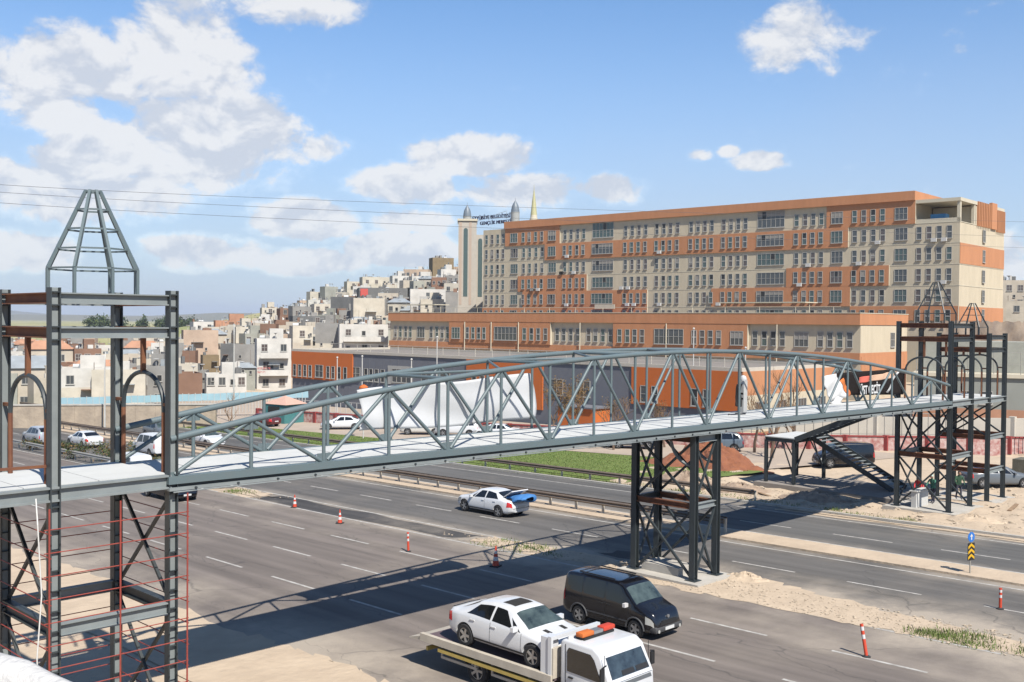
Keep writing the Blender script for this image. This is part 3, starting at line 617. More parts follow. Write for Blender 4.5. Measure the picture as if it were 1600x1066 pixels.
quad_cloth('red_strip', M_rd, (54.9, 6.95), (56.4, 6.98), (56.5, 7.32), (54.9, 7.27), .03, 6)
quad_cloth('pale_strip', mat('peach_banner_print', (.75, .48, .33), .6, .05), (56.4, 6.98), (59.6, 7.12), (60.0, 7.5), (56.5, 7.32), .03, 8)
quad_cloth('white_fold', M_wl, (58.35, 6.3), (58.7, 6.25), (60.2, 7.45), (59.85, 7.45), .05, 6)
def text(name, body, size, loc, rot, m, parent=None, ext=.004, align='LEFT'):
    c = bpy.data.curves.new(name, 'FONT'); c.body = body; c.size = size; c.extrude = ext; c.align_x = align; c.materials.append(m)
    o = bpy.data.objects.new(name, c); COL.objects.link(o)
    if parent is not None: o.parent = parent; loc = Vector(loc)-parent.location
    o.location = loc; o.rotation_euler = rot; return o
def solidify_text(o):
    bpy.context.view_layer.update(); dg = bpy.context.evaluated_depsgraph_get(); me = bpy.data.meshes.new_from_object(o.evaluated_get(dg), depsgraph=dg)
    n = inst(me, 'lettering', o.parent, o.location, 0, o.scale); n.rotation_euler = o.rotation_euler; bpy.data.objects.remove(o); n.name = 'lettering'; return n
o = text('lettering', 'ÜST GEÇİT', .68, (54.95, YC-.16, 6.32), (R(90), 0, 0), M_wl, t, .008); o.scale = (.72, 1, 1); o.data.offset = .014; solidify_text(o)
# cabinet and black cloth standing on the deck
zc = bz(42.6)+.36
c = thing('control_cabinet', 'tall narrow light grey cabinet with white cap standing on the bridge deck', 'cabinet', (42.7, 26.85, zc))
MB().b2((42.55, 26.72, zc), (42.87, 26.98, zc+1.5)).build('body', mat('cabinet_grey', (.42, .42, .41), .6, .1), c)
MB().lathe((42.71, 26.85, zc+1.5), [(.15, 0), (.17, .08), (.12, .2), (.03, .25)], 12).build('cap', M_white, c, smooth=True)
for dz in (.62, .86): MB().b2((42.54, 26.74, zc+dz), (42.549, 26.92, zc+dz+.07)).build('vent', M_dark, c)
b = MB()
def dr(u, v): return (42.05+.36*u+.04*math.sin(v*5), 26.75+.1*math.sin(u*7+v*3), zc+.36+1.0*v-.08*math.sin(u*3.1))
b.grid(dr, 8, 8); b.build; o = b.build('hanging_cloth', mat('black_cloth', (.012, .012, .014), .9)); o.modifiers.new('th', 'SOLIDIFY').thickness = .05
tag(o, 'black cloth hung on the far truss beside the grey cabinet', 'cloth')
cb = MB().path([(40.6+.09*i+.3*math.sin(i*.8), 26.3+.25*math.sin(i*.55), bz(41)+.375) for i in range(16)], .015, 5)
tag(cb.build('cable', M_dark), 'loose black cable lying on the deck by the cabinet', 'cable')
# ---------------------------------------------------------------- municipal building
M_cream = mat('cream_render', (0.64, 0.555, 0.41), 0.85, 0.16, 0.9, spec=0.2, stretch=(1, 1, .22))
M_orange = mat('terracotta_render', (0.54, 0.25, 0.125), 0.85, 0.18, 0.8, spec=0.2, stretch=(1, 1, .22))
M_orange2 = mat('bright_orange_cladding', (0.62, 0.16, 0.035), 0.7, 0.10, 0.5, spec=0.3)
M_greycl = mat('blue_grey_cladding', (0.165, 0.17, 0.19), 0.7, 0.12, 0.6, spec=0.3)
M_wframe = mat('window_frame', (0.40, 0.385, 0.35), 0.5, 0.08); M_trim = mat('cream_trim', (0.62, 0.56, 0.43), 0.8, 0.1, 0.8)
GL = [glass('window_glass_grey', (0.055, 0.06, 0.062)), glass('window_glass_green', (0.05, 0.075, 0.07)), glass('window_glass_brown', (0.075, 0.06, 0.055)), glass('window_open_dark', (0.008, 0.008, 0.008), .5)]
M_curt = mat('pale_curtain', (0.30, 0.28, 0.25), 0.9, .2)
def window_mesh(w, h, cols, rows, fr=.06, dep=.10, g=0, bars=.05, blind=0, vent=None):
    """real window: frame standing proud, panes set back behind the bars; local x across, y outwards, z up from the sill"""
    b = MB()
    b.b2((-w/2, -.02, 0), (w/2, .012, h), 1)                                  # pane sheet
    for x in (-w/2+fr/2, w/2-fr/2): b.b2((x-fr/2, -.02, 0), (x+fr/2, dep*.6, h), 0)
    for z in (fr/2, h-fr/2): b.b2((-w/2+fr, -.02, z-fr/2), (w/2-fr, dep*.6, z+fr/2), 0)
    for i in range(1, cols): x = -w/2+w*i/cols; b.b2((x-bars/2, -.01, fr), (x+bars/2, dep*.5, h-fr), 0)
    for j in range(1, rows): z = h*j/rows; b.b2((-w/2+fr, -.01, z-bars/2), (w/2-fr, dep*.45, z+bars/2), 0)
    if blind: b.b2((-w/2+fr, .013, h*(1-blind)), (w/2-fr, .018, h-fr), 2)      # drawn blind
    if vent is not None: i0 = vent % cols; b.b2((-w/2+w*i0/cols+.03, .013, h*.5), (-w/2+w*(i0+1)/cols-.03, .02, h-fr), 3)   # open casement
    b.b2((-w/2-.05, -.02, -.07), (w/2+.05, dep+.05, 0), 0)                    # sill
    return b.mesh('window', [M_wframe, GL[g], M_curt, GL[3]])
W_slit = [window_mesh(.86, 2.05, 1, 2, .07, .12, g, .16, bl, ve) for g, bl, ve in ((0, 0, None), (1, 0, None), (2, 0, None), (0, .45, None), (2, .7, None), (1, 0, 0), (0, 0, 0))]
W_dbl = [window_mesh(2.1, 2.05, 3, 2, .07, .12, g, .05, bl, ve) for g, bl, ve in ((0, 0, None), (1, 0, None), (0, .5, None), (2, 0, 1))]
W_big = [window_mesh(5.3, 2.1, 6, 2, .07, .12, g, .05, bl, ve) for g, bl, ve in ((0, 0, None), (1, 0, 2), (0, .35, 4))]
rw = random.Random(11)
def put_win(root, kind, a, z, y=0.0, sz=1.0):
    me = rw.choices(W_slit, (5, 3, 3, 1.6, 1, .8, .8))[0] if kind == 's' else rw.choice(W_dbl) if kind == 'd' else rw.choice(W_big)
    inst(me, 'window', root, (a, y+.004, z), 0, (1, 1, sz))

P0 = D(1498, 480, 165); t = thing('office_building', 'long six storey cream and orange municipal office building on the rise', 'building', (P0.x, P0.y, 0), R(90+3.2), local=True)
HOUSE_ANCHORS += [(P0.x+dx, P0.y+dy, 1.0) for dx in (0, 20) for dy in (-8, 20, 45, 70, 95)]
LB = 103.2; DB = 22.5
b = MB(); b.b2((7.1, -DB, -3), (96.5, 0, 31.3)); b.b2((96.5, -DB, -3), (LB, 0, 30.6)); b.b2((0, -DB, -3), (7.1, 0, 26.6)); b.build('wall', M_cream, t)
b = MB(); b.b2((7.0, -DB-.1, 30.55), (96.6, .5, 32.05)); b.build('parapet', M_orange, t); MB().b2((7.4, -DB+.3, 32.05), (96.3, .2, 32.12)).build('coping', M_trim, t)
PAN = [(22.2, 7.0, 26.75, 30.55), (81.1, 96.5, 26.75, 30.55), (18.3, 85.2, 23.35, 26.75), (73.9, 92.7, 16.75, 20.1), (11.2, 29.6, 16.75, 20.1), (59.0, 91.3, 13.35, 16.75), (17.8, 44.7, 13.35, 16.75),
       (59.0, 103.2, 11.0, 13.35), (0.0, 17.8, 11.0, 13.35)]
for i, (a0, a1, z0, z1) in enumerate(PAN):
    a0, a1 = min(a0, a1), max(a0, a1); p = MB(); y = .20 + .012*(i % 3); p.b2((a0, 0, z0), (a1, y, z1), 0)
    p.b2((a0-.03, 0, z0), (a0, y, z1), 1); p.build('facade_panel', [M_orange, M_trim], t)
def front(a, z):
    y = 0.0
    for i, (a0, a1, z0, z1) in enumerate(PAN):
        if min(a0, a1)-.3 < a < max(a0, a1)+.3 and z0 < z+1 < z1: y = .20 + .012*(i % 3)
    return y
GRP = [[6.4, 4.8, 3.2, 1.6], [17.2, 15.6, 14.0, 12.4], [27.8, 26.2, 24.7, 23.2], [42.3, 40.8, 39.3, 37.8], [49.3, 47.8, 46.3, 44.8], [57.0, 55.4, 53.9, 52.3], [64.4, 62.8, 61.2, 59.6], [79.8, 78.2, 76.5, 74.9], [91.2, 89.5, 87.7, 86.0], [102.2, 100.5, 98.8, 97.2]]
for ri, z in enumerate((27.45, 24.15, 20.75, 17.35, 14.05, 10.7)):
    for g in GRP:
        for a in g:
            if ri == 0 and a < 7: continue
            put_win(t, 's', a, z, front(a, z))
    for a in (9.3, 20.3, 83.2, 93.9):
        if ri == 0 and a < 7: continue
        put_win(t, 'd', a, z, front(a, z))
    for a in (32.75, 70.0): put_win(t, 'b', a, z, front(a, z), 1.45 if ri == 0 else 1.0)
    MB().b2((-.05, -DB, z-.78), (LB+.05, .03, z-.66)).build('string_course', M_trim, t)
# open loggia on the roof corner with its pillars and fins
MB().b2((-.1, -DB+.2, 30.0), (7.0, .15, 30.55)).build('loggia_roof', M_trim, t)
for a, y in ((.25, -.3), (.25, -7), (6.6, -DB+1)): MB().b2((a-.25, y-.25, 26.6), (a+.25, y+.25, 30.0)).build('pillar', M_trim, t)
MB().b2((0, -.25, 26.6), (7.0, -.05, 27.4)).build('balustrade', M_trim, t)
MB().b2((1, -9, 26.6), (7.1, -8.6, 30.0)).build('loggia_back_wall', M_orange, t)
MB().b2((2.6, -2.6, 26.65), (5.0, -1.0, 28.2)).build('blue_awning', mat('blue_tarp', (.05, .22, .42), .6), t)
for i in range(8): MB().b2((-.35, -8.2-.85*i, 26.6), (0.3, -7.9-.85*i, 30.6)).build('fin', M_orange, t)
for i in range(7): MB().b2((-.35, -18.2-.62*i, 26.3), (0.3, -17.95-.62*i, 30.0)).build('fin', M_orange, t)
MB().b2((-.3, -17.6, 26.6), (.2, -14.9, 31.0)).build('gable_block', M_orange, t)
MB().b2((-.02, -DB, 26.6), (6.9, -7.5, 29.8)).build('penthouse', M_trim, t)
MB().b2((-.09, -DB+.02, 20.1), (-.002, -.02, 23.4)).build('end_band', M_orange, t)
MB().b2((-.09, -DB+.02, 10.5), (-.002, -.02, 13.3)).build('end_band', M_orange, t)
for z in (24.1, 20.75, 17.4, 14.1, 10.9):
    o = inst(W_dbl[0], 'window', t, (-.1, -11.5, z), R(90), (.62, 1, 1))
M_ac = mat('air_conditioner', (.62, .61, .58), .6); acm = MB().box((0, .3, .3), (.85, .35, .6)).mesh('ac', M_ac)
for _ in range(22): a = rw.choice(rw.choice(GRP))+.75; z = rw.choice((24.15, 20.75, 17.35, 14.05))-.5; inst(acm, 'air_conditioner', t, (a, front(a, z+.6), z))
MB().b2((58.7, 0, 11.0), (80.3, 2.2, 11.25)).build('pink_awning', mat('pink_awning', (.55, .16, .26), .7), t); MB().b2((66.5, .5, 13.0), (71.5, .62, 13.9)).build('sign_board', M_trim, t)
# entrance wing at the left end, facing half left
t2 = thing('corner_tower', 'cream tower with dark glass strips at the left end of the offices', 'tower', tuple(D(736, 470, 250)), R(44.7+2.3-90), local=True); HOUSE_ANCHORS.append((t2.location.x, t2.location.y, 9.0))
zT = 34.3-t2.location.z
b = MB(); b.b2((-3.15, 0, -12), (1.2, 9, zT)); b.b2((1.2, .9, -12), (3.6, 9, zT-3.2)); b.build('wall', mat('grey_cream_render', (.44, .40, .34), .85, .15, .8), t2)
for x, z1, w in ((-1.4, zT-2.2, 1.0), (2.1, zT-4.6, 1.0)): MB().b2((x-w/2, -.05 if x < 0 else .84, 1.0), (x+w/2, .02 if x < 0 else .95, z1)).build('glass_strip', GL[1], t2); MB().tube((x, -.06 if x < 0 else .83, z1), (x, .02 if x < 0 else .95, z1), w/2, 14).build('strip_head', GL[1], t2)
for x in (-2.6, -.3): MB().b2((x-.3, -.04, -1), (x+.3, -.002, zT-.3)).build('pilaster', mat('pink_render', (.42, .33, .26), .85, .1), t2)
MB().b2((-3.4, -.3, zT), (1.4, 9.2, zT+.5)).build('cornice', M_trim, t2)
M_dome = mat('blue_grey_dome', (.16, .19, .22), .45, .2, 1.0)
def dome(px, py, d, label):
    p = D(px, py, d); t = thing('roof_dome', label, 'dome', tuple(p)); 
    MB().lathe(p, [(1.0, -1.2), (1.0, 1.0), (1.05, 1.05), (1.05, 1.2)], 14).build('drum', mat('dome_drum', (.33, .34, .33), .7), t, smooth=True)
    MB().lathe(p, [(.98, 1.2), (.95, 1.8), (.75, 2.7), (.4, 3.4), (.06, 3.9), (.03, 4.5)], 14).build('cap', M_dome, t, smooth=True)
dome(730, 346, 252, 'small pointed blue grey dome on the corner tower roof'); dome(805, 340, 240, 'pointed blue grey dome beside the rooftop lettering of the offices')
p = D(834, 343, 246); mn = thing('minaret', 'slim pale green pointed minaret rising behind the office roof', 'minaret', tuple(p))
MB().lathe(p, [(1.0, -6), (1.0, .2), (.85, .3), (.8, 1.0)], 12).build('shaft', M_trim, mn, smooth=True); MB().lathe(p, [(.8, 1.0), (.45, 4.2), (.06, 7.2), (.03, 8.2)], 12).build('cone', mat('minaret_cone', (.42, .40, .22), .6), mn, smooth=True)
sg = thing('roof_sign', 'two lines of dark rooftop letters on a frame between the domes', 'sign', tuple(D(766, 350, 258)))
M_let = mat('navy_letters', (.02, .025, .07), .5); pl = D(738, 349, 262); pr_ = D(793, 339, 254); ang = math.atan2(pr_.y-pl.y, pr_.x-pl.x)
solidify_text(text('lettering', 'EYYÜBİYE BELEDİYESİ', 1.3, pl+Vector((0, 0, .75)), (R(90), 0, ang), M_let, sg, .12))
solidify_text(text('lettering', 'GENÇLİK MERKEZİ', 1.2, D(750, 352, 258), (R(90), 0, ang), M_let, sg, .12))
for q in (pl, (pl+pr_)/2, pr_):
    MB().bar((q.x, q.y+.3, q.z-.5), (q.x, q.y+.3, q.z+1.3), .05, .05).build('sign_post', M_galv, sg)
MB().bar(pl+Vector((0, .3, 0)), pr_+Vector((0, .3, 1.5)), .06, .06).build('sign_rail', M_galv, sg)

# lower block in front: two storeys and a roof terrace
P1 = D(1345, 500, 140); t = thing('annex_building', 'low two storey cream and orange annex in front of the offices', 'building', (P1.x, P1.y, 0), R(90+3.2), local=True)
HOUSE_ANCHORS += [(P1.x+dx, P1.y+dy, 0.0) for dx in (0, 15) for dy in (-6, 20, 45, 70, 90)]
b = MB(); b.b2((0, -16.5, -3), (94.1, 0, 11.2)); b.build('wall', M_cream, t)
MB().b2((-.1, -16.6, 10.2), (94.2, .5, 11.75)).build('parapet', M_orange, t); MB().b2((-.15, -16.65, 11.75), (94.25, .55, 11.85)).build('coping', M_trim, t)
LP = [(53.6, 77.6, 6.4, 10.2), (16.7, 40.6, 6.4, 10.2)]
for a0, a1, z0, z1 in LP: p = MB(); p.b2((a0, 0, z0), (a1, .45, z1)); p.b2((a0-.04, 0, z0), (a0, .45, z1), 1); p.build('facade_panel', [M_orange, M_trim], t)
MB().b2((-.05, -16.52, 5.3), (94.15, .3, 6.4)).build('band', M_orange, t)
for a in (12.0, 30.5, 47.2, 60.6, 67.0, 73.5): MB().tube((a, .56, -1), (a, .56, 10.15), .09, 6).build('sunlit_panel_edge', M_trim, t)  # pale tubes stand for sunlit right-hand edges of the facade panels
lf = lambda a: .45 if (53.6 < a < 77.6 or 16.7 < a < 40.6) else 0
for g in ([92.6, 91.2, 89.7, 88.4], [82.7, 81.2, 79.8, 78.4], [72.9, 71.5, 70.1, 68.8], [59.3, 57.7, 56.2, 54.6], [52.4, 51.0, 49.5, 48.0], [45.8, 44.4, 42.9, 41.4], [39.3, 37.8, 36.4, 35.0], [25.6, 24.2, 22.8, 21.4], [15.7, 14.2, 12.8, 11.4], [5.7, 4.3, 2.9, 1.5]):
    for a in g: put_win(t, 's', a, 7.1, lf(a), 1.03); put_win(t, 's', a, 2.9, 0)
for a in (85.5, 75.8, 18.4, 8.5): put_win(t, 'd', a, 7.1, lf(a)); put_win(t, 'd', a, 2.9, 0)
for a in (63.7, 30.1): put_win(t, 'b', a, 7.0, .45, 1.12); put_win(t, 'b', a, 2.9, 0)
inst(W_dbl[0], 'window', t, (-.02, -11, 7.1), R(90), (.7, 1, 1)); inst(W_dbl[0], 'window', t, (-.02, -11, 2.6), R(90), (.7, 1, 1))
MB().b2((-.12, -16.4, 3.9), (-.003, -.1, 5.9)).build('end_band', M_orange, t)
for i in range(16): MB().tube((4+5.6*i, -.3, 11.85), (4+5.6*i, -.3, 12.7), .04, 5).build('terrace_post', M_trim, t)
MB().bar((3, -.3, 12.68), (90, -.3, 12.68), .06, .06).build('terrace_rail', M_trim, t)
for a, w in ((84, 9), (9, 14)): MB().b2((a, -6, 13.3), (a+w, -2, 13.42)).build('terrace_canopy', M_trim, t); [MB().tube((a+.3+i*(w-.6), -4, 11.8), (a+.3+i*(w-.6), -4, 13.3), .05, 5).build('canopy_post', M_trim, t) for i in (0, 1)]
# orange and grey hall along the yard
t = thing('sports_hall', 'long orange and blue grey two storey hall behind the parking yard', 'building', (84.94, 65.58, 0), R(90), local=True)
HOUSE_ANCHORS += [(86+dx, 65+dy, -1.2) for dx in (3, 14) for dy in (-12, 10, 30, 50, 66)]
b = MB(); b.b2((-12, -18, -4), (63.2, 0, 5.7)); b.build('wall', M_greycl, t)
M_cop = mat('pale_coping', (.55, .50, .42), .8)
for q0, q1 in (((-12.1, -.2), (63.3, .12)), ((-12.1, -18.1), (63.3, -17.8)), ((-12.1, -17.8), (-11.8, -.2)), ((63.0, -17.8), (63.3, -.2))): MB().b2((*q0, 5.7), (*q1, 6.05)).build('coping', M_cop, t)
MB().b2((-11.79, -17.79, 5.7), (62.99, -.21, 5.76)).build('roof', mat('gravel_roof', (.24, .21, .18), .95, .3, .5), t)
for i in range(24): MB().tube((-8+3.0*i, -3.2, 5.7), (-8+3.0*i, -3.2, 6.9), .04, 5).build('roof_rail_post', M_cop, t)
MB().bar((-9, -3.2, 6.9), (62, -3.2, 6.9), .06, .06).build('roof_rail', M_cop, t)
for q, (z0, z1), mm in ((0, (3.4, 5.7), M_orange), (1, (-.2, 3.4), M_cream), (2, (-4, -.2), M_orange)): MB().b2((-12.16, -17.9, z0), (-12.002, -.02, z1)).build('end_cladding', mm, t)
for y in (-4, -8, -12, -16): inst(W_dbl[0], 'window', t, (-12.165, y+1, .9), R(90), (.8, 1, .9))
for a0, a1, z0, z1 in ((48.6, 63.25, 1.85, 5.7), (13.5, 26.0, .4, 5.7), (-11.9, 1.0, 1.9, 5.7)): MB().b2((a0, 0, z0), (a1, .15, z1)).build('cladding_panel', M_orange2, t)
MB().b2((-12.05, -18, -2.5), (-9.6, .16, 1.1)).build('plinth', M_trim, t); MB().b2((3.5, 0, -2.5), (9.5, .3, 1.0)).build('plinth', mat('peach_render', (.56, .36, .25), .85, .1), t)
W3 = [window_mesh(.8, 1.7, 1, 2, .06, .1, g) for g in (3, 2, 0)]; W3d = window_mesh(1.9, 1.75, 2, 2, .06, .1, 0)
for g, y in (([62.4, 61.1, 59.8, 58.5], .15), ([54.2, 53.0, 51.6, 50.2], .15), ([45.8, 44.7, 43.5, 42.2], 0), ([24.6, 23.2, 21.8, 20.4], .15), ([-.6, -2.0, -6.8, -8.2], .15)):
    for a in g: inst(rw.choice(W3), 'window', t, (a, y+.004, 2.15))
for a, y in ((56.3, .15), (48.0, 0), (33.5, 0), (30.0, 0), (11.5, 0), (7.6, 0)): inst(W3d, 'window', t, (a, y+.004, 2.2))
MB().b2((36.2, .002, 2.0), (41.0, .14, 4.4)).build('ribbon_window_frame', M_wframe, t); [inst(W3d, 'window', t, (37.2+1.95*i, .145, 2.3)) for i in range(2)]
MB().b2((3.6, .3, -3), (8.4, 3.2, 1.3)).build('porch', M_orange2, t); MB().b2((3.4, .28, 1.3), (8.6, 3.4, 1.45)).build('porch_roof', M_greycl, t)
seam = MB()
for i in range(24): seam.b2((27+1.5*i, .001, -1.5), (27.04+1.5*i, .02, 1.6 if i > 14 else 5.6))
seam.build('cladding_ribs', M_greycl, t)['kind'] = 'stuff'

# ---------------------------------------------------------------- town on the hillside
PL = {k: mat('plaster_'+k, c, .9, .3, .45, spec=.15, bump=.1, bscale=3) for k, c in dict(white=(.76, .73, .67), cream=(.68, .62, .51), beige=(.60, .53, .43), pink=(.54, .41, .31), grey=(.30, .29, .27), darkgrey=(.17, .17, .165), brown=(.25, .15, .105), terracotta=(.46, .25, .16), olive=(.25, .19, .115), greygreen=(.36, .36, .31)).items()}
M_roof = mat('flat_roof_screed', (.40, .36, .31), .95, .3, .4); M_tank = mat('water_tank', (.62, .62, .60), .5); M_corr = mat('sheet_metal_roof', (.40, .43, .44), .5, .25, .8, metal=.3); M_void = mat('dark_opening', (.02, .018, .016), .9)
HW = [window_mesh(1.1, 1.3, 2, 1, .08, .08, 0), window_mesh(1.1, 1.3, 2, 2, .08, .08, 2), window_mesh(.8, 1.0, 1, 1, .08, .08, 3)]
tankm = MB().tube((0, 0, .4), (1.2, 0, .4), .38, 10).box((.6, 0, .1), (1.2, .6, .2)).mesh('water_tank', M_tank, smooth=True)
dishm = MB().lathe((0, 0, .9), [(.04, -.9), (.04, -.1), (.42, .12), (.36, .16), (.05, .0)], 10).mesh('satellite_dish', M_tank, smooth=True)
rh = random.Random(21); NH = [0]
def house(x0, x1, yt, yb, d, col, label=None, th=0.0, win=(2, 1), side=1, group=None, roof=None, balc=0, deep=.7, name='house', dz=0.0):
    xc = (x0+x1)/2; p = D(xc, yb, d); h = (yb-yt)/F*d*p.to_2d().length/p.to_2d().length; wv = (x1-x0)/F*d; az = math.atan2(p.y, p.x); tr = R(abs(th))
    w = wv/(math.cos(tr)+deep*math.sin(tr)); dp = max(w*deep, 3.0); HOUSE_ANCHORS.append((p.x, p.y, p.z-1.5-dz))
    t = thing(name, label or 'small flat roofed plaster house in the crowded town below the hill', 'house', (p.x, p.y, p.z), az-R(90)+R(th), group, local=True); m = PL[col]; pk = .35
    b = MB(); b.b2((-w/2, 0, -6), (w/2, dp, h-pk)); q = .18
    for a, c in (((-w/2, 0), (w/2, q)), ((-w/2, dp-q), (w/2, dp)), ((-w/2, q), (-w/2+q, dp-q)), ((w/2-q, q), (w/2, dp-q))): b.b2((*a, h-pk), (*c, h))
    b.build('wall', m, t)
    MB().b2((-w/2+q+.002, q+.002, h-pk), (w/2-q-.002, dp-q-.002, h-pk+.06)).build('roof', PL[roof] if roof in PL else M_corr if roof == 'metal' else M_roof, t)
    if roof in ('terracotta', 'metal'):
        r = MB(); r.add([(-w/2-.3, -.3, h), (w/2+.3, -.3, h), (w/2+.3, dp+.3, h), (-w/2-.3, dp+.3, h), (-w/2+w*.2, dp/2, h+.16*w+.3), (w/2-w*.2, dp/2, h+.16*w+.3)], [(0, 1, 5, 4), (2, 3, 4, 5), (1, 2, 5), (3, 0, 4), (3, 2, 1, 0)]); r.build('pitched_roof', PL[roof] if roof in PL else M_corr, t)
    nx, nf = win
    for f in range(nf):
        z = h-pk-1.9-3.0*f if nf > 1 or h > 4 else h*.35
        for i in range(nx):
            if rh.random() < .08: continue
            inst(rh.choice(HW), 'window', t, (-w/2+w*(i+.5)/nx+rh.uniform(-.2, .2), -.004, z), R(180), (1, 1, 1))
        if side and nf: inst(rh.choice(HW), 'window', t, ((w/2+.004), dp*.5, z), R(-90))
        if balc and f < balc:
            q2 = MB(); q2.b2((-w*.42, -1.1, z-1.15), (w*.42, -.003, z-1.0)); q2.b2((-w*.42, -1.1, z-1.0), (w*.42, -1.0, z-.15)); q2.build('balcony', PL['white'] if col != 'white' else m, t)
    if rh.random() < .45 and h > 4: MB().b2((-w/2-.02, -.025, -6), (w/2+.02, -.003, h*rh.uniform(.25, .5))).build('lower_render', PL[rh.choice(('grey', 'beige', 'white', 'cream'))], t)
    if rh.random() < .5: z_ = h*rh.uniform(.3, .6); a_w = rh.uniform(-.3, .1)*w; MB().b2((a_w, -1.0, z_), (a_w+w*.35, -.03, z_+.08)).build('awning', rh.choice((M_corr, PL['brown'], PL['darkgrey'])), t)
    for _ in range(rh.randint(1, 4)):
        bx0, by0 = rh.uniform(-.45, .25)*w, rh.uniform(.1, .6)*dp; MB().b2((bx0, by0, h-pk), (bx0+w*rh.uniform(.06, .2), by0+dp*.2, h-pk+rh.uniform(.4, 1.5))).build('roof_box', rh.choice((PL['white'], PL['grey'], PL['brown'], M_corr, PL['darkgrey'])), t)
    if rh.random() < .4: MB().tube((w*.3, dp*.3, h-pk), (w*.3, dp*.3, h+rh.uniform(1.5, 3.2)), .035, 4).build('antenna', M_rail, t)
    for _ in range(rh.randint(0, 2)): inst(HW[2], 'window', t, (rh.uniform(-.4, .4)*w, -.03, h*rh.uniform(.15, .6)), R(180), (.6, 1, .6))
    if rh.random() < .55: inst(tankm, 'water_tank', t, (rh.uniform(-.3, .2)*w, dp*.6, h-pk+.06), rh.uniform(0, 3))
    for _ in range(rh.randint(0, 2)): inst(dishm, 'satellite_dish', t, (rh.uniform(-.42, .42)*w, dp*rh.uniform(.15, .7), h-pk+.3), rh.uniform(0, 6))
    if rh.random() < .35 and w > 4.5 and roof is None: s_ = MB(); s_.b2((-w*.1, dp*.4, h-pk+.05), (w*.3, dp*.8, h+1.7)); s_.build('stair_head', m, t)
    if rh.random() < .3: [MB().tube((sx*w*.46, dp*.1, h-pk), (sx*w*.46, dp*.1, h+1.0), .05, 5).build('starter_bar', M_rail, t) for sx in (-1, 1)]
    NH[0] += 1; return t
